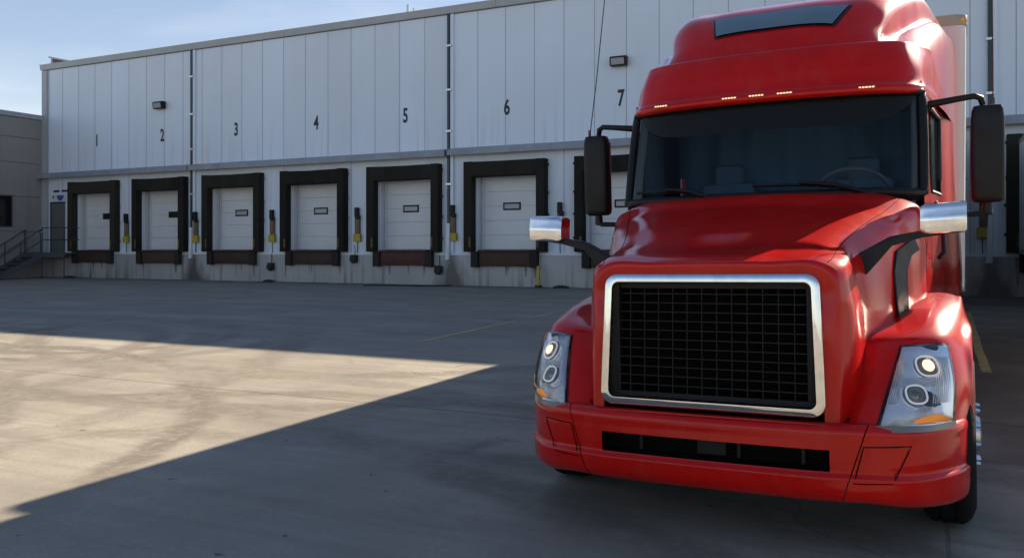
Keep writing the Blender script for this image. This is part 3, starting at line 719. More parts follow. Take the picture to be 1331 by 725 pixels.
# hood skin -------------------------------------------------------
cols = [
 [(0,.14,1.47),(.33,.14,1.47),(.54,.145,1.462),(.585,.15,1.435),(.595,.15,1.36),(.605,.13,1.2),(.615,.115,.95),(.62,.10,.69)],
 [(0,.137,1.545),(.33,.14,1.543),(.60,.147,1.53),(.662,.152,1.485),(.684,.152,1.38),(.68,.135,1.2),(.688,.12,.95),(.69,.105,.66)],
 [(0,.178,1.563),(.33,.18,1.561),(.628,.19,1.55),(.695,.20,1.507),(.718,.20,1.38),(.732,.215,1.2),(.735,.2,.95),(.72,.18,.65)],
 [(0,.5,1.648),(.35,.5,1.642),(.64,.5,1.618),(.725,.5,1.57),(.772,.5,1.42),(.79,.5,1.2),(.80,.48,.95),(.80,.45,.65)],
 [(0,.85,1.765),(.38,.85,1.757),(.71,.85,1.728),(.825,.85,1.665),(.865,.85,1.5),(.895,.85,1.25),(.92,.85,.95),(.92,.85,.65)],
 [(0,1.2,1.88),(.42,1.2,1.868),(.82,1.2,1.825),(.935,1.2,1.765),(.96,1.2,1.58),(.97,1.2,1.3),(.98,1.2,.95),(.98,1.2,.65)],
 [(0,1.50,1.958),(.48,1.53,1.945),(.90,1.6,1.90),(1.005,1.64,1.84),(1.035,1.64,1.64),(1.05,1.64,1.3),(1.06,1.62,.95),(1.06,1.6,.65)],
 [(0,1.53,1.94),(.48,1.56,1.925),(.89,1.63,1.88),(.985,1.67,1.82),(1.01,1.67,1.62),(1.03,1.67,1.3),(1.04,1.65,.95),(1.04,1.63,.65)],
]
P = [[cols[j][i] for j in range(len(cols))] for i in range(8)]
G = evalnet(P, 7, 8, sym=True)
def dent(p):
    # twin-peaked shallow scoop in the middle of the hood and a soft centre crown
    x, y = p.x, p.y
    if p.z > 1.5 and y > .2:
        u = (y - .50) / .20
        if -1 < u < 1:
            wx = .20 + .04 * u
            e = max(0, 1 - (abs(x) / wx) ** 4)
            p.z -= .020 * e * (1 - abs(u)) ** .8
        if 0 < (y - .45) < .35:
            q = abs(abs(x) - .215 - .05 * (y - .45))
            if q < .04: p.z += .018 * (1 - q / .04) * math.sin(math.pi * (y - .45) / .35)
    return p
G = [[dent(p.copy()) for p in r] for r in G]
mb = MB(); mb.grid(G, mirror=True)
# fenders
F = [
 [(.64,.19,.66),(.67,.32,.88),(.70,.48,1.07),(.72,.56,1.11),(.78,.85,1.14),(.86,1.3,1.18),(.95,1.7,1.23)],
 [(.858,.10,.66),(.913,.27,.88),(.965,.455,1.077),(.975,.515,1.122),(1.0,.80,1.19),(1.05,1.2,1.255),(1.08,1.7,1.285)],
 [(1.055,.20,.66),(1.085,.355,.88),(1.09,.51,1.085),(1.095,.565,1.128),(1.11,.78,1.205),(1.14,1.25,1.268),(1.15,1.7,1.288)],
 [(1.215,.43,.66),(1.222,.51,.88),(1.193,.60,1.08),(1.192,.65,1.122),(1.205,.88,1.18),(1.225,1.3,1.248),(1.23,1.7,1.268)],
 [(1.285,.60,.66),(1.29,.66,.88),(1.268,.75,1.05),(1.26,.80,1.09),(1.262,.97,1.145),(1.275,1.35,1.205),(1.275,1.7,1.222)],
 [(1.305,.68,.66),(1.308,.74,.85),(1.308,.83,1.0),(1.308,.95,1.07),(1.308,1.12,1.10),(1.308,1.42,1.03),(1.308,1.66,.78)],
 [(1.29,.69,.66),(1.293,.75,.84),(1.293,.84,.985),(1.293,.96,1.055),(1.293,1.12,1.085),(1.293,1.41,1.015),(1.293,1.65,.77)],
 [(1.06,.69,.66),(1.06,.75,.84),(1.06,.84,.985),(1.06,.96,1.055),(1.06,1.12,1.085),(1.06,1.41,1.015),(1.06,1.65,.77)],
]
mb.net(F, 6, 6, mirror=True)
hood = mb.build('hood', 'red', tr, smooth=40)
# panel seams along the hood crown
for sg in (1, -1):
    mb = MB(); mb.tube([Vector((sg * p.x, p.y, p.z + .0005)) for p in G[15][15:50]], .0022, 6); mb.build('hood_seam', 'dark', hood)
def onhood(x, y):
    best = None
    for r in G:
        for p in r:
            d = (p.x - abs(x)) ** 2 + (p.y - y) ** 2
            if p.z > 1.45 and (best is None or d < best[0]): best = (d, p.z)
    return best[1]
# black hood vent, trapezoid lying on the hood side
def vent():
    mb = MB()
    def sidex(y, z):
        best = None
        for r in G:
            for p in r:
                if p.x < .6: continue
                d = (p.y - y) ** 2 + (p.z - z) ** 2
                if best is None or d < best[0]: best = (d, p.x)
        return best[1]
    outer = [(.93,1.10),(.92,1.28),(.955,1.46),(1.03,1.58),(1.33,1.655),(1.37,1.58),(1.24,1.55),(1.17,1.46),(1.14,1.22),(1.12,1.17)]
    mb.prism([(sidex(y, z) + .004, y, z) for y, z in outer], (.012, 0, 0), .003)
    return mb
mirror_build(vent, 'hood_vent', 'black', 0)
# grille -----------------------------------------------------------
def rounded(w0, w1, z0, z1, r, y0, y1, n=6):
    """closed path: half-widths w0 (bottom) w1 (top)"""
    pts = []
    cs = [(w0 - r, z0 + r, -90), (w1 - r, z1 - r, 0), (-(w1 - r), z1 - r, 90), (-(w0 - r), z0 + r, 180)]
    for cx, cz, a0 in cs:
        for i in range(n + 1):
            a = R(a0 + 90 * i / n); x, z = cx + r * math.cos(a), cz + r * math.sin(a)
            pts.append((x, y0 + (y1 - y0) * (z - z0) / (z1 - z0), z))
    return pts
def frame(outer, inner, dy, mb=None):
    """bevelled frame between two closed paths, thickness dy towards the viewer"""
    mb = mb or MB(); n = len(outer); bm = mb.bm
    def ring(pts, d): return [bm.verts.new((p[0], p[1] + d, p[2])) for p in pts]
    def lerp(a, b, t): return [tuple(a[i][k] + (b[i][k] - a[i][k]) * t for k in range(3)) for i in range(n)]
    rs = [ring(outer, .04), ring(outer, -dy * .4), ring(lerp(outer, inner, .07), -dy * .85), ring(lerp(outer, inner, .16), -dy), ring(lerp(outer, inner, .84), -dy * .97),
          ring(lerp(outer, inner, .95), -dy * .7), ring(inner, 0), ring(inner, .06)]
    for A, B in zip(rs, rs[1:]):
        for i in range(n): bm.faces.new((A[i], A[(i+1) % n], B[(i+1) % n], B[i]))
    return mb
gy0, gy1 = .10, .145
gr = frame(rounded(.632, .607, .725, 1.487, .075, gy0, gy1, 8), rounded(.574, .552, 0.780, 1.430, .035, gy0, gy1, 8), .035)
grille = gr.build('grille_surround', 'chrome', tr, smooth=50)
mb = MB(); mb.box(-.60, .60, .26, .28, .75, 1.44); mb.build('radiator', 'dark', grille, smooth=0)
mb = MB()
def gy(z): return gy0 + (gy1 - gy0) * (z - .725) / .743 + .03
for i in range(14):
    x = -.55 + 1.10 * i / 13
    mb.prism([(x - .0022, gy(.77), .77), (x + .0022, gy(.77), .77), (x + .0022, gy(1.44), 1.44), (x - .0022, gy(1.44), 1.44)], (0, .05, 0))
for i in range(13):
    z = .79 + .63 * i / 12
    mb.box(-.575, .575, gy(z) + .004, gy(z) + .03, z - .0028, z + .0028)
for a in (.0,):
    mb.box(-.58, -.53, gy(1.0), gy(1.0) + .06, .77, 1.43); mb.box(.53, .58, gy(1.0), gy(1.0) + .06, .77, 1.43)
    mb.box(-.58, .58, gy(.8), gy(.8) + .05, .772, .80); mb.box(-.58, .58, gy(1.4), gy(1.4) + .05, 1.40, 1.445)
mb.build('grille_mesh', 'grillebar', grille, smooth=0)
# bumper -----------------------------------------------------------
bx = [(0, 0), (.35, .004), (.62, .018), (.83, .06), (1.03, .165), (1.18, .33), (1.265, .50), (1.302, .68), (1.305, .95)]
prof = [(.685, .14), (.690, .03), (.675, .008), (.60, .0), (.50, .0), (.445, .004), (.425, -.016), (.40, -.014), (.322, .010), (.290, .045), (.283, .16)]
P = []
for (x, y) in bx:
    row = []
    for z, dy in prof:
        sx = 1 - dy * .35 if x > 1.0 else 1
        zz = z + (.012 if x < .9 else 0) - (.05 * ((x - .9) / .4) if (x > .9 and z < .36) else 0)
        if x > 1.29 and y > .9: zz = z + (.05 if z < .4 else 0)
        row.append((x * sx, y + dy, zz))
    P.append(row)
GB = evalnet(P, 7, 6, sym=True)
def bumper_piece(lo, hi):
    mb = MB(); mb.grid(GB, mirror=True)
    return mb
jn = Vector((.355, 0, -.12)).normalized()   # slanting joint
jc = Vector((.775, 0, .53)); nrm = Vector((.94, 0, -.30)).normalized()
mb = MB(); mb.grid(GB, mirror=True); bmesh.ops.remove_doubles(mb.bm, verts=mb.bm.verts[:], dist=.0004)
mb.cut(jc - nrm * .003, nrm, clear_outer=True); n2 = Vector((-nrm.x, 0, nrm.z)); mb.cut(Vector((-jc.x, 0, jc.z)) - n2 * .003, n2, clear_outer=True)
for co, no in (((.65, 0, 0), (1, 0, 0)), ((-.605, 0, 0), (1, 0, 0)), ((0, 0, .464), (0, 0, 1)), ((0, 0, .578), (0, 0, 1))): mb.cut(co, no)
mb.drop(lambda c: -.605 < c.x < .65 and .464 < c.z < .578 and c.y < .1)
bump = mb.build('bumper', 'red', tr, smooth=40)
mb = MB(); mb.box(-.66, .66, .13, .15, .44, .60); mb.box(-.62, .66, .03, .13, .579, .584); mb.box(-.62, .66, .03, .13, .457, .463)
for x in (-.618, .652): mb.box(x, x + .008, .03, .13, .47, .577)
mb.build('lower_intake', 'dark', bump, smooth=0)
mb = MB(); mb.box(-.06, .10, .08, .129, .482, .565, .004); mb.build('radar_sensor', 'grillebar', bump, smooth=0)
for xa in (.16, -.4, .5):
    mb = MB(); mb.box(xa, xa + .018, .09, .129, .475, .57); mb.build('intake_strut', 'grillebar', bump, smooth=0)
def corner():
    mb = MB(); mb.grid(GB); mb.cut(jc + nrm * .003, nrm, clear_inner=True); return mb
corners = mirror_build(corner, 'bumper_corner', 'red', 40)
def bsurf(x, z):
    near = sorted(((p.x - x) ** 2 + (p.z - z) ** 2, p.y) for r in GB for p in r if p.y < .7)[:5]
    return sum(y / (d + 1e-7) for d, y in near) / sum(1 / (d + 1e-7) for d, y in near)
def towline():
    mb = MB(); q = [(.812, .60), (1.03, .60), (.945, .415), (.765, .415)]
    loop = []
    for (x0, z0), (x1, z1) in zip(q, q[1:] + q[:1]):
        for i in range(6):
            x, z = x0 + (x1 - x0) * i / 6, z0 + (z1 - z0) * i / 6; loop.append((x, bsurf(x, z) - .0024, z))
    mb.tube(loop, (.0032), 6, closed=True); return mb
mirror_build(towline, 'tow_panel_groove', 'dark', 40, parents=corners)
mb = MB(); mb.box(-.80, .80, .17, .45, .45, .72); mb.box(-1.0, 1.0, .4, .6, .35, .66); mb.build('bumper_backing', 'dark', tr, smooth=0)

# headlights -------------------------------------------------------
GF = evalnet(F, 6, 6)
def hp(u, v, off=0.0):
    def S_(u, v):
        x, y = min(max(u, -.05), 1.05) * 12 + 6, min(max(v, 0), 1.05) * 12
        i, j = min(int(x), 30), min(int(y), 30); fx, fy = x - i, y - j
        return (GF[i][j] * (1-fx) + GF[i+1][j] * fx) * (1-fy) + (GF[i][j+1] * (1-fx) + GF[i+1][j+1] * fx) * fy
    p = S_(u, v); e = .04
    n = (S_(u + e, v) - S_(u - e, v)).cross(S_(u, min(v + e, 1)) - S_(u, max(v - e, 0))).normalized()
    if n.y > 0: n = -n
    return p + n * off, n
def hgrid(u0, u1, v0, v1, off, n=12, inset=None):
    return [[hp(u0 + (u1 - u0) * i / n, v0 + (v1 - v0) * j / n, off(i / n, j / n) if callable(off) else off)[0] for j in range(n + 1)] for i in range(n + 1)]
def dome(a, b):
    e = min(1, min(a, 1 - a, b, 1 - b) / .12); return .012 + .030 * math.sqrt(max(0, 1 - (1 - e) ** 2))
def mk_gasket():
    mb = MB(); mb.grid(hgrid(.0, 1.0, .0, 1.0, .006)); return mb
gk = mirror_build(mk_gasket, 'headlight', 'blackgloss', 40)
for o, sd in zip(gk, ('bright clear headlight at the right of the grille', 'bluish headlight left of the grille')): pass
def mk_bez():
    mb = MB()
    mb.grid(hgrid(.05, .96, .06, .96, lambda a, b: .010 + .006 * math.sin(9 * b + 3 * a) * math.sin(math.pi * a)))
    return mb
mirror_build(mk_bez, 'reflector_bowl', 'bezel', 40, parents=gk)
def mk_ring(u, v, r, sq=1.0, tube=.0055):
    def f():
        mb = MB(); p, n = hp(u, v, .026)
        e1 = n.cross(Vector((0, 0, 1))).normalized(); e2 = n.cross(e1).normalized()
        pts = []
        for i in range(28):
            a = 2 * math.pi * i / 28; ca, sa = math.cos(a), math.sin(a)
            k = (abs(ca) ** 2.6 + abs(sa) ** 2.6) ** (-1 / 2.6)
            pts.append(p + e1 * (r * k * ca * sq) + e2 * (r * k * sa))
        mb.tube(pts, tube, 8, closed=True); return mb
    return f
def mk_ball(u, v, r, off=.016, flat=.6):
    def f():
        mb = MB(); p, n = hp(u, v, off); mb.lathe([(0, r), (r * .35 * flat, r * .9), (r * .7 * flat, r * .6), (r * flat, .0005)], p, n, 24); return mb
    return f
for (u, v, r) in ((.50, .70, .056), (.38, .40, .050)):
    mirror_build(mk_ball(u, v, r + .012, .012, .12), 'projector_cup', 'cup', 40, parents=gk)
    mirror_build(mk_ring(u, v, r, 1.1), 'projector_ring', 'ring', 40, parents=gk)
    mirror_build(mk_ball(u, v, r * .78, .018, .5), 'projector_lens', 'projector', 40, parents=gk)
mirror_build(mk_ball(.50, .70, .034, .036, .35), 'bulb', 'lamp_on', 40, parents=gk)
def mk_amber():
    mb = MB()
    mb.grid([[hp(.42 + .46 * i / 12, .105 + (.022 + .055 * math.sin(math.pi * i / 12)) * j / 3, .020)[0] for j in range(4)] for i in range(13)]); mb.thicken(.004)
    return mb
mirror_build(mk_amber, 'turn_signal', 'amber', 40, parents=gk)
def mk_fins():
    mb = MB()
    for i in range(9):
        u = .62 + .032 * i
        a = [hp(u, .30 + .5 * j / 6, .017)[0] for j in range(7)]; mb.tube(a, .003, 5)
    for i in range(5):
        v = .50 + .02 * i
        a = [hp(.14 + .5 * j / 6, v, .018)[0] for j in range(7)]; mb.tube(a, .003, 5)
    for i in range(5):
        u = .08 + .025 * i; a = [hp(u, .3 + .5 * j / 6, .017)[0] for j in range(7)]; mb.tube(a, .003, 5)
    return mb
mirror_build(mk_fins, 'reflector_ribs', 'bezel', 40, parents=gk)
def mk_trim():
    mb = MB(); mb.grid(hgrid(.0, 1.0, .005, .075, lambda a, b: .02)); mb.thicken(.01); return mb
mirror_build(mk_trim, 'lower_trim', 'lamptrim', 40, parents=gk)
def mk_lens():
    mb = MB(); mb.grid(hgrid(.02, .985, .08, .985, dome)); return mb
mirror_build(mk_lens, 'headlight_cover', 'lens', 60, parents=gk)

# cab: windshield --------------------------------------------------
WS = [  # centre -> corner ; bottom -> top
 [(0,1.50,1.965),(0,1.615,2.30),(0,1.735,2.67)],
 [(.45,1.53,1.965),(.45,1.645,2.30),(.45,1.765,2.67)],
 [(.80,1.61,1.962),(.80,1.725,2.30),(.80,1.845,2.67)],
 [(.97,1.70,1.958),(.97,1.815,2.30),(.965,1.935,2.668)],
 [(1.045,1.80,1.955),(1.045,1.905,2.30),(1.035,2.02,2.665)],
]
GW = evalnet(WS, 7, 7, sym=True)
cabp = MB(); cabp.grid(GW, mirror=True)
wshield = cabp.build('windshield', 'windshield', tr, smooth=60)
edge = [r[0] for r in GW] + GW[-1][1:] + [r[-1] for r in GW[::-1]][1:]
full = edge + [Vector((-p.x, p.y, p.z)) for p in edge[::-1][1:-1]]
mb = MB(); mb.tube([p + Vector((0, -.004, 0)) for p in full], .036, 10, closed=True, rb=.030); mb.build('windshield_seal', 'black', wshield, smooth=60)
# cowl below the windshield
mb = MB(); mb.grid([[p + Vector((0, -.03, -.02)) for p in [r[0] for r in GW]], [p + Vector((0, .10, -.10)) for p in [r[0] for r in GW]], [p + Vector((0, .10, -.5)) for p in [r[0] for r in GW]]], mirror=True)
mb.build('cowl', 'black', tr, smooth=40)
# wipers
def wsp(x, f):
    """point on windshield at x and height fraction f"""
    best = min((abs(r[0].x - abs(x)), i) for i, r in enumerate(GW))[1]
    r = GW[best]; p = r[min(len(r) - 1, int(f * (len(r) - 1) + .5))]
    return Vector((x, p.y - .035, r[0].z + (r[-1].z - r[0].z) * f))
for x0, x1, xp in ((-.92, -.42, -.28), (-.02, .60, .74)):
    mb = MB(); f0, f1 = .10, .055
    pts = [wsp(x0 + (x1 - x0) * i / 10, f0 + (f1 - f0) * i / 10 + .012 * math.sin(math.pi * i / 10)) for i in range(11)]
    mb.tube(pts, .012, 6); wp = mb.build('wiper', 'blackgloss', wshield)
    mid = pts[5] + Vector((0, -.015, .02)); q = wsp(xp, 0.0) + Vector((0, -.01, -.015))
    mb = MB(); mb.tube([mid, (mid + q) / 2 + Vector((0, -.02, .025)), q], [.009, .014, .02], 8); mb.lathe([(0, .02), (.03, .02), (.035, .001)], q, (0, -1, .3), 10); mb.build('wiper_arm', 'blackgloss', wp)
# brow above the windshield ----------------------------------------
BR = []
for (x, y), xc in zip(((0,1.66),(.45,1.69),(.78,1.765),(.965,1.87),(1.045,1.99),(1.075,2.18),(1.12,2.6)), (0,.45,.76,.93,.985,1.06,1.11)):
    t_ = lambda a: x + (xc - x) * a
    sp_ = .0 if x > 1.06 else 1
    BR.append([(x*.985, y + .10, 2.658), (x, y + .008, 2.655), (x, y - .004, 2.668), (x, y + .004, 2.705), (x * .997, y + .02, 2.72), (t_(.35), y + .075, 2.86), (t_(.85), y + .15, 3.0), (t_(.98), y + .185, 3.04), (t_(1.0) * .985, y + .215, 3.045)])
GBr = evalnet(BR, 6, 4, sym=True)
mb = MB(); mb.grid(GBr, mirror=True); brow = mb.build('roof_brow', 'red', tr, smooth=45)
# marker lamps in the brow lip
for x in (-.75, -.215, -.02, .175, .705):
    r_ = min(BR, key=lambda r: abs(r[0][0] - abs(x)))
    g_ = min(GBr, key=lambda r: abs(r[8].x - abs(x))); p = g_[11]
    t_ = R(math.copysign(min(1, abs(x)) ** 2 * 14, x))
    mm = Matrix.Translation((x, p.y, 2.69)) @ Matrix.Rotation(t_, 4, 'Z')
    mb = MB(); mb.box(-.062, .062, -.012, .01, -.011, .011, .004, mtx=mm); ml = mb.build('marker_lamp', 'red_dull', tr)
    mb = MB()
    for i in range(5): mb.box(-.05 + i * .021, -.034 + i * .021, -.017, -.011, -.005, .005, .002, 1, mtx=mm)
    mb.build('lamp_lens', 'marker', ml)
# roof -------------------------------------------------------------
RF = [
 [(0,1.862,3.035),(.48,1.895,3.035),(.70,1.95,3.035),(.76,1.975,3.035),(.79,1.99,3.035),(.90,2.06,3.037),(.985,2.15,3.022),(1.04,2.26,2.87),(1.05,2.3,2.655)],
 [(0,1.985,3.22),(.47,2.02,3.21),(.70,2.09,3.185),(.765,2.125,3.15),(.79,2.15,3.085),(.90,2.25,3.115),(1.03,2.33,3.06),(1.08,2.42,2.88),(1.085,2.45,2.655)],
 [(0,2.2,3.415),(.47,2.22,3.41),(.735,2.29,3.385),(.812,2.33,3.33),(.84,2.36,3.14),(.935,2.48,3.205),(1.05,2.54,3.13),(1.115,2.6,2.9),(1.11,2.6,2.655)],
 [(0,2.6,3.555),(.5,2.62,3.55),(.80,2.66,3.53),(.878,2.69,3.47),(.905,2.71,3.25),(.99,2.78,3.285),(1.09,2.84,3.20),(1.14,2.88,2.92),(1.14,2.88,2.655)],
 [(0,3.5,3.755),(.56,3.5,3.75),(.89,3.5,3.73),(.98,3.5,3.68),(1.02,3.5,3.48),(1.09,3.5,3.45),(1.16,3.5,3.34),(1.185,3.5,3.0),(1.185,3.5,2.655)],
 [(0,4.75,3.84),(.6,4.75,3.83),(.97,4.75,3.80),(1.08,4.75,3.74),(1.14,4.75,3.60),(1.20,4.75,3.54),(1.225,4.75,3.42),(1.23,4.75,3.0),(1.23,4.75,2.655)],
]
P = [[RF[j][i] for j in range(len(RF))] for i in range(9)]
GR = evalnet(P, 6, 7, sym=True)
mb = MB(); mb.grid(GR, mirror=True)
bk = [r[-1] for r in GR]; mb.grid([bk, [Vector((p.x * .96, 4.79, min(p.z, 3.80))) for p in bk], [Vector((p.x * .96, 4.79, 2.655)) for p in bk]], mirror=True)
roof = mb.build('roof_fairing', 'red', tr, smooth=45)
# skylight strip set in the roof front
def roofp(x, y):
    """roof height at x, y: along each length row, then across the two rows either side of x"""
    hit = []
    for r in GR[:28]:
        for a, b in zip(r, r[1:]):
            if a.y <= y <= b.y:
                t = (y - a.y) / max(1e-6, b.y - a.y); hit.append((a.x + (b.x - a.x) * t, a.z + (b.z - a.z) * t)); break
    hit.sort(); x = abs(x)
    for (xa, za), (xb, zb) in zip(hit, hit[1:]):
        if xa <= x <= xb: return za + (zb - za) * (x - xa) / max(1e-6, xb - xa)
    return hit[-1][1]
def strip(x0b, x1b, x0t, x1t, y0, y1, up, nx=24, ny=6):
    g_ = []
    for j in range(ny + 1):
        v = j / ny; yy = y0 + (y1 - y0) * v
        row = []
        for i in range(nx + 1):
            u = i / nx; a = x0b + (x0t - x0b) * v; b = x1b + (x1t - x1b) * v; x = a + (b - a) * u
            yq = yy + .10 * abs(x) ** 2
            row.append(Vector((x, yq - up, roofp(x, yq) + up)))
        g_.append(row)
    return g_
mb = MB(); mb.grid(strip(-.385, .46, -.43, .56, 1.99, 2.15, .012)); mb.thicken(.01); sk = mb.build('skylight', 'skylight', tr, smooth=50)
mb = MB(); mb.grid(strip(-.40, .48, -.445, .585, 1.98, 2.16, .006)); mb.thicken(.004); mb.build('skylight_seal', 'blackgloss', sk, smooth=50)
# cab sides --------------------------------------------------------
zrow = [2.66, 2.3, 1.95, 1.6, 1.25, .9, .55]
yst = [None, 2.2, 2.6, 3.1, 3.45, 3.9, 4.75]
xst = [1.05, 1.072, 1.10, 1.125, 1.15, 1.20, 1.235]
SD = []
for i, z in enumerate(zrow):
    y0 = (2.03, 1.92, 1.80, 1.66, 1.66, 1.68, 1.68)[i]
    row = []
    for j in range(7):
        y = y0 if j == 0 else max(yst[j], y0 + .12 * j) if j < 2 else yst[j]
        row.append((xst[j] + (0, .0, .008, .028, .035, .03, .0)[i] * (1 if j else .3), y, z))
    SD.append(row)
def side(y0, y1, hole):
    def f():
        mb = MB(); mb.grid(evalnet(SD, 4, 5))
        if y0: mb.cut((0, y0, 0), (0, 1, 0), clear_inner=True)
        if y1: mb.cut((0, y1, 0), (0, 1, 0), clear_outer=True)
        if hole:
            for co, no in (((0, hole[0], 0), (0, 1, 0)), ((0, hole[1], 0), (0, 1, 0)), ((0, 0, hole[2]), (0, 0, 1)), ((0, 0, hole[3]), (0, 0, 1))): mb.cut(co, no)
            mb.drop(lambda c: hole[0] < c.y < hole[1] and hole[2] < c.z < hole[3])
        return mb
    return f
mirror_build(side(None, 2.115, None), 'cab_pillar', 'red', 45)
HOLE = (2.24, 2.98, 1.98, 2.58)
doors = mirror_build(side(2.127, 3.10, HOLE), 'cab_door', 'red', 45)
mirror_build(side(3.112, None, None), 'sleeper_side', 'red', 45)
def jamb():
    mb = MB(); mb.grid(evalnet([[(p[0] - .02, p[1], p[2]) for p in r[:5]] for r in SD], 4, 4))
    for co, no in (((0, HOLE[0], 0), (0, 1, 0)), ((0, HOLE[1], 0), (0, 1, 0)), ((0, 0, HOLE[2]), (0, 0, 1)), ((0, 0, HOLE[3]), (0, 0, 1))): mb.cut(co, no)
    mb.drop(lambda c: HOLE[0] < c.y < HOLE[1] and HOLE[2] < c.z < HOLE[3]); return mb
mirror_build(jamb, 'door_jamb', 'dark', 45)
def sxat(y, z):
    return 1.072 + (y - 2.2) * .06 + (.02 if z < 1.7 else 0)
def wing():
    mb = MB(); mb.grid([[Vector((sxat(y, z) - .006, y, z)) for z in (HOLE[2] - .02, HOLE[3] + .02)] for y in (HOLE[0] - .02, 2.6, HOLE[1] + .02)]); return mb
mirror_build(wing, 'door_window', 'sideglass', 0, parents=doors)
def wseal():
    mb = MB(); a, b, c_, d = HOLE; pts = []
    for (y0_, z0_), (y1_, z1_) in zip(((a, c_), (b, c_), (b, d), (a, d)), ((b, c_), (b, d), (a, d), (a, c_))):
        for i in range(5): y, z = y0_ + (y1_ - y0_) * i / 5, z0_ + (z1_ - z0_) * i / 5; pts.append((sxat(y, z) + .004, y, z))
    mb.tube(pts, .016, 6, closed=True); return mb
mirror_build(wseal, 'window_seal', 'black', 40, parents=doors)
def dhandle():
    mb = MB(); mb.tube([(1.135, 2.9, 1.72), (1.185, 2.9, 1.73), (1.19, 3.02, 1.73), (1.145, 3.04, 1.72)], .014, 8); return mb
mirror_build(dhandle, 'door_handle', 'black', 40, parents=doors)
def grab():
    mb = MB(); mb.tube([(1.11, 2.16, 1.9), (1.15, 2.15, 1.86), (1.16, 2.14, 1.55), (1.12, 2.14, 1.5)], .016, 8); return mb
mirror_build(grab, 'grab_handle', 'black', 40)
def sidestep():
    mb = MB(); mb.box(.9, 1.22, 1.75, 3.3, .32, .56, .03); mb.box(.95, 1.235, 1.8, 3.2, .54, .58); return mb
mirror_build(sidestep, 'cab_step', 'red_dull', 30)
# rear wall, floor, interior ---------------------------------------
mb = MB(); mb.box(-1.2, 1.2, 4.73, 4.78, .55, 2.66); mb.build('cab_rear_wall', 'red', tr, smooth=0)
mb = MB(); mb.box(-1.03, 1.03, 1.72, 4.73, 1.1, 1.16); mb.box(-1.0, 1.0, 1.70, 1.74, .6, 1.9); mb.build('cab_floor', 'interior', tr, smooth=0)
mb = MB(); mb.box(-1.04, 1.04, 2.0, 4.7, 2.70, 2.74); mb.build('headliner', 'headliner', tr, smooth=0)
mb = MB(); mb.grid([[Vector((x, 3.35 + .03 * math.sin(x * 21), z)) for x in [i * .05 - 1.1 for i in range(45)]] for z in (1.16, 2.70)]); mb.build('sleeper_curtain', 'curtain', tr, smooth=60)
dash = MB(); dash.prism([(-1.0, 1.72, 1.90), (-1.0, 1.82, 1.955), (-1.0, 2.12, 1.96), (-1.0, 2.25, 1.90), (-1.0, 2.28, 1.5), (-1.0, 1.72, 1.4)], (2.0, 0, 0), .015)
dash.prism([(.28, 2.1, 1.95), (.28, 2.15, 2.03), (.28, 2.28, 2.0), (.28, 2.30, 1.9)], (.5, 0, 0), .02); dash.build('dashboard', 'dash', tr)
mb = MB(); cw = Vector((.55, 2.36, 2.02)); nw = Vector((0, .62, .78)).normalized(); e1 = Vector((1, 0, 0)); e2 = nw.cross(e1)
mb.tube([cw + e1 * (.24 * math.cos(a)) + e2 * (.24 * math.sin(a)) for a in (2 * math.pi * i / 40 for i in range(40))], .017, 10, closed=True)
for a in (.3, math.pi - .3, -math.pi / 2): mb.tube([cw - nw * .04, cw + e1 * (.23 * math.cos(a)) + e2 * (.23 * math.sin(a))], .014, 6)
mb.lathe([(0, .08), (.04, .07), (.05, .001)], cw - nw * .05, nw, 16); mb.tube([cw - nw * .03, cw - nw * .35 + Vector((0, 0, -.1))], .035, 8)
mb.build('steering_wheel', 'grey_wheel', tr)
for sx_ in (.55, -.55):
    mb = MB(); mb.box(sx_ - .25, sx_ + .25, 2.65, 3.15, 1.45, 1.62, .05); mb.box(sx_ - .24, sx_ + .24, 3.0, 3.16, 1.6, 2.16, .06); mb.box(sx_ - .13, sx_ + .13, 3.03, 3.13, 2.1, 2.32, .045); mb.box(sx_ - .15, sx_ + .15, 2.75, 3.05, 1.16, 1.46)
    mb.build('seat', 'interior', tr)
mb = MB(); mb.tube([(-.93, 2.9, 2.2), (-.9, 2.8, 1.9)], .02, 6); mb.build('seat_belt', 'red_dull', tr)
# dark visor band behind the top of the glass
vb = []
for r in GW:
    x = r[0].x; f = .68 + .24 * (abs(x) / 1.0) ** 8
    q = r[min(len(r) - 1, int(round(f * (len(r) - 1))))]
    top = r[-1]; z0_ = r[0].z + (top.z - r[0].z) * min(.97, f); y0_ = r[0].y + (top.y - r[0].y) * min(.97, f)
    vb.append([Vector((x * .985, y0_ + .05, z0_)), Vector((x * .985, top.y + .03, top.z))])
mb = MB(); mb.grid(vb, mirror=True); mb.build('sun_visor', 'visor', tr, smooth=60)
def apil():
    mb = MB(); mb.tube([GW[-1][0] + Vector((-.03, .07, 0)), GW[-1][len(GW[-1]) // 2] + Vector((-.03, .07, 0)), GW[-1][-1] + Vector((-.03, .07, 0))], .045, 8); return mb
mirror_build(apil, 'pillar_trim', 'pillar', 40)

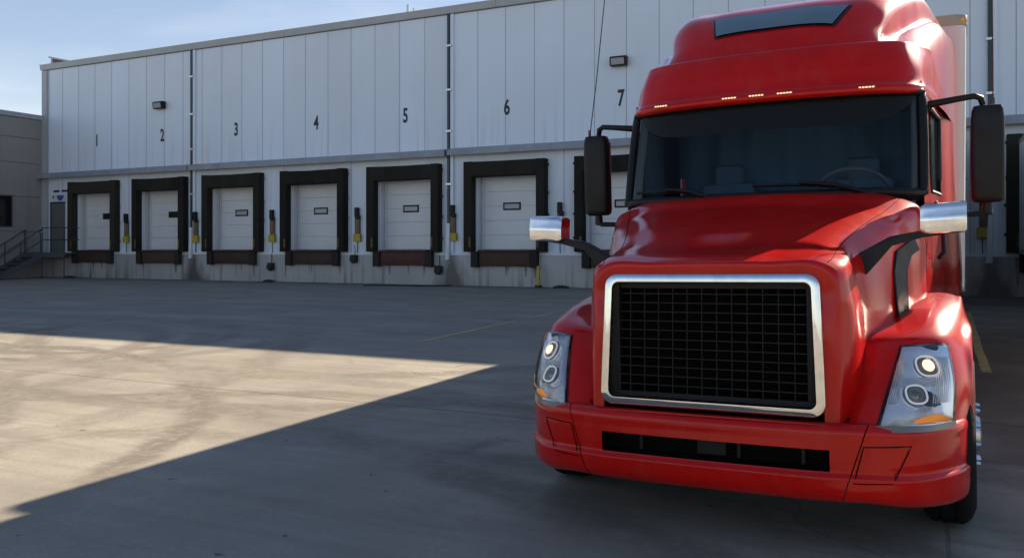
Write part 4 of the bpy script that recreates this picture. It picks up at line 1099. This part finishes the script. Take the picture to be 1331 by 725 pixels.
# mirrors ----------------------------------------------------------
def m_arm(): 
    mb = MB(); mb.tube([(1.02, 2.07, 2.565), (1.10, 2.05, 2.58), (1.25, 2.06, 2.60), (1.36, 2.08, 2.615), (1.40, 2.1, 2.60), (1.42, 2.12, 2.53)], [.03, .026, .022, .022, .022, .02], 10)
    mb.box(1.02, 1.10, 2.04, 2.12, 2.53, 2.60, .015)
    return mb
arms = mirror_build(m_arm, 'mirror_arm', 'black', 40)
def m_low():
    mb = MB(); mb.tube([(1.43, 2.12, 1.92), (1.43, 2.12, 1.84), (1.40, 2.1, 1.81), (1.08, 2.08, 1.80)], .02, 8); mb.lathe([(0, .03), (.09, .035), (.1, .001)], (1.43, 2.12, 1.90), (0, 0, -1), 10); return mb
mirror_build(m_low, 'lower_mirror_arm', 'black', 40)
def m_body():
    mb = MB()
    rows = []
    for z, s_ in ((1.885, .72), (1.90, .93), (1.93, 1.0), (2.2, 1.0), (2.45, .98), (2.515, .93), (2.545, .82), (2.55, .6)):
        ring = []
        for i in range(28):
            a = 2 * math.pi * i / 28; ca, sa = math.cos(a), math.sin(a)
            k = (abs(ca) ** 4.5 + abs(sa) ** 4.5) ** (-1 / 4.5)
            ring.append(Vector((1.437 + .105 * s_ * k * ca + (z - 2.2) * .01, 2.13 + .075 * s_ * k * sa, z)))
        rows.append(ring + [ring[0].copy()])
    mb.grid(rows); mb.bm.faces.new([mb.bm.verts.new(p) for p in rows[0][:-1]]); mb.bm.faces.new([mb.bm.verts.new(p) for p in rows[-1][:-1]]); return mb
mirror_build(m_body, 'mirror_housing', 'black', 50, parents=arms)
def m_glass():
    mb = MB(); mb.box(1.345, 1.53, 2.204, 2.21, 1.95, 2.5, .002, 1); return mb
mirror_build(m_glass, 'mirror_glass', 'mirror', 0, parents=arms)
for i, path in enumerate(([(1.475, 2.13, 2.54), (1.478, 2.13, 2.9), (1.48, 2.13, 3.45)], [(-1.49, 2.1, 2.54), (-1.42, 2.1, 3.0), (-1.33, 2.1, 3.68), (-1.26, 2.1, 4.1)])):
    mb = MB(); mb.tube(path, .0045, 6); mb.tube([Vector(path[0]) + Vector((0, 0, -.03)), Vector(path[0]) + Vector((0, 0, .06))], .012, 8); mb.build('antenna', 'blackgloss', arms[i])
# hood mirrors: chrome head on a black plate arm
def h_arm():
    mb = MB(); mb.prism([(.735, .58, 1.57), (.742, .58, 1.40), (.80, .58, 1.47), (.918, .58, 1.625), (1.08, .58, 1.67), (1.285, .58, 1.688), (1.30, .58, 1.705), (1.28, .58, 1.712), (1.07, .58, 1.70), (.915, .58, 1.672)], (0, .06, 0), .008); return mb
harms = mirror_build(h_arm, 'hood_mirror_arm', 'black', 30)
def h_head():
    mb = MB(); xs2 = (1.072, 1.095, 1.18, 1.285, 1.298); rows = []
    for x, s_ in zip(xs2, (.84, 1, 1, 1, .93)):
        zt = 1.850 + (x - 1.18) * .05; zb = 1.684 + (x - 1.18) * .05; zm, h = (zt + zb) / 2, (zt - zb) / 2 * s_
        ring = []
        for i in range(48):
            a = 2 * math.pi * i / 48; ca, sa = math.cos(a), math.sin(a); k = (abs(ca) ** 12 + abs(sa) ** 12) ** (-1 / 12)
            ring.append(Vector((x, .61 + .085 * s_ * k * ca + (.02 if sa > 0 else -.0) * sa, zm + h * k * sa)))
        rows.append(ring + [ring[0].copy()])
    mb.grid(rows); mb.bm.faces.new([mb.bm.verts.new(p) for p in rows[0][:-1]]); mb.bm.faces.new([mb.bm.verts.new(p) for p in rows[-1][:-1]]); return mb
mirror_build(h_head, 'mirror_head', 'chrome', 45, parents=harms)

# wheels -----------------------------------------------------------
def wheel(x, y, dual=False, dz=0.0, parent=tr, rad=.515):
    sg = 1 if x > 0 else -1
    wd = .28; xo = abs(x)
    mb = MB(); pr = [(-wd/2, .30), (-wd/2 - .005, .42), (-wd/2 + .02, rad - .035), (-wd/2 + .05, rad - .006), (-wd/2 + .07, rad)]
    pr = pr + [(-a, r) for a, r in pr[::-1]]
    grooves = []
    for a, r in pr: grooves.append((a, r))
    body = grooves[:5] + [(-.05, rad), (-.045, rad - .012), (-.035, rad - .012), (-.03, rad), (.03, rad), (.035, rad - .012), (.045, rad - .012), (.05, rad)] + grooves[5:]
    mb.lathe(body, (sg * xo, y, rad + dz), (sg, 0, 0), 48)
    if dual: mb.lathe(body, (sg * (xo - .33), y, rad + dz), (sg, 0, 0), 48)
    ty = mb.build('wheel', 'rubber', parent, smooth=30)
    mb = MB(); fo = wd / 2
    if dual: mb.lathe([(fo - .01, .305), (fo - .02, .28), (-.05, .24), (-.06, .11), (-.02, .10), (.05, .09), (.06, .001)], (sg * xo, y, rad + dz), (sg, 0, 0), 32)
    else: mb.lathe([(fo - .01, .305), (fo, .285), (fo - .05, .26), (fo - .01, .19), (fo - .005, .12), (fo + .03, .10), (fo + .04, .001)], (sg * xo, y, rad + dz), (sg, 0, 0), 32)
    rim = mb.build('rim', 'alu', ty, smooth=30)
    for i in range(10):
        a = 2 * math.pi * i / 10 + .15; b0 = -.06 if dual else fo - .012
        o = (sg * xo, y + .168 * math.cos(a), rad + dz + .168 * math.sin(a))
        mb = MB(); mb.lathe([(b0, .014), (b0 + .032, .013), (b0 + .042, .008), (b0 + .045, .001)], o, (sg, 0, 0), 8); mb.build('lug_nut', 'chrome', ty)
    return ty
wheel(1.182, 1.06, dz=-.015); wheel(-1.182, 1.06, dz=.012)
for y in (5.35, 6.7):
    for sx_ in (1.12, -1.12): wheel(sx_, y, dual=True)
mb = MB()
for sx_ in (-.43, .43): mb.box(sx_ - .05, sx_ + .05, .5, 7.6, .68, .95)
for y in (1.06, 5.35, 6.7): mb.tube([(-1.0, y, .5), (1.0, y, .5)], .07, 10)
mb.box(-.4, .4, .35, 1.6, .45, 1.2); mb.box(-.5, .5, 5.6, 6.5, .95, 1.12)
mb.build('chassis', 'steel', tr, smooth=0)
for sx_ in (-.88, .88):
    mb = MB(); mb.lathe([(0, .001), (.0, .27), (.03, .29), (1.25, .29), (1.28, .27), (1.28, .001)], (sx_, 3.45, .66), (0, 1, 0), 28); mb.build('fuel_tank', 'alu', tr)

# ------------------------------------------------------------------ trailers
def trailer(name, loc, rot, label, length, top, bottom, mat_='trailer', half=1.265):
    t = thing(name, loc, label, 'trailer', rot=rot)
    rc = .11; mb = MB(); prof2 = []
    for cx, cy, a0 in ((half - rc, rc, -90), ):
        for i in range(7):
            a = R(a0 + 90 * i / 6); prof2.append((cx + rc * math.cos(a), cy + rc * math.sin(a)))
    ring = [(-x, y) for x, y in prof2[::-1]] + prof2 + [(half, length), (-half, length)]
    mb.prism([(x, y, bottom + .1) for x, y in ring], (0, 0, top - bottom - .2)); bd = mb.build('box_body', mat_, t, smooth=30)
    mb = MB(); r2 = [(x * 1.006, y - .008 if y < 1 else y + .008) for x, y in ring]
    mb.prism([(x, y, top - .105) for x, y in r2], (0, 0, .105), .006); mb.build('top_rail', 'rail', t, smooth=30)
    mb = MB(); mb.prism([(x, y, bottom) for x, y in r2], (0, 0, .105), .006); mb.build('bottom_rail', 'alu', t, smooth=30)
    y = .7
    while y < length - .3:
        for s_ in (-1, 1):
            mb = MB(); mb.box(s_ * (half + .003) - .003, s_ * (half + .003) + .003, y, y + .04, bottom + .12, top - .12); mb.build('side_post', mat_, t, smooth=0)
        y += .6
    for s_ in (-1, 1):
        for a in (38, 62):
            mb = MB(); q = R(a); mb.lathe([(0, .022), (.012, .02), (.018, .001)], (s_ * (half - rc + (rc + .004) * math.sin(q)), rc - (rc + .004) * math.cos(q), top - .055), (s_ * math.sin(q), -math.cos(q), 0), 12)
            mb.build('marker_lamp', 'gold', t)
    for s_ in (-1, 1):
        mb = MB(); mb.box(s_ * .75 - .06, s_ * .75 + .06, 2.7, 2.82, .25, bottom); mb.box(s_ * .75 - .13, s_ * .75 + .13, 2.62, 2.9, .2, .25); mb.build('landing_leg', 'steel', t, smooth=0)
    for y in (length - 3.0, length - 1.75):
        for s_ in (-1, 1): wheel(s_ * (half - .18), y, dual=True, parent=t)
    mb = MB(); mb.box(-.5, .5, length - 3.6, length - 1.1, .50, bottom); mb.tube([(-1, length - 3, .515), (1, length - 3, .515)], .06, 8); mb.tube([(-1, length - 1.75, .515), (1, length - 1.75, .515)], .06, 8)
    mb.build('running_gear', 'steel', t, smooth=0)
    mb = MB(); mb.box(-.9, .9, length - .25, length - .15, .5, .62)
    for s_ in (-.5, .5): mb.box(s_ - .04, s_ + .04, length - .25, length - .15, .6, bottom)
    mb.build('underride_guard', 'steel', t, smooth=0)
    return t
mt = Matrix.Translation(tr.location) @ tr.rotation_euler.to_matrix().to_4x4()
p0 = mt @ Vector((.0, 5.13, 0))
trailer('semi_trailer', (p0.x, p0.y, zg(p0.y)), (R(1.18), R(0.35), R(-1.1)), 'tall cream box trailer hitched behind the red truck', 15.0, 3.88, 1.10)
trailer('parked_trailer', (3.03, 10.9, zg(10.9)), (R(1.18), 0, 0), 'white trailer backed to the dock at the right edge of the photo', 14.3, 3.95, 1.12, half=1.28)
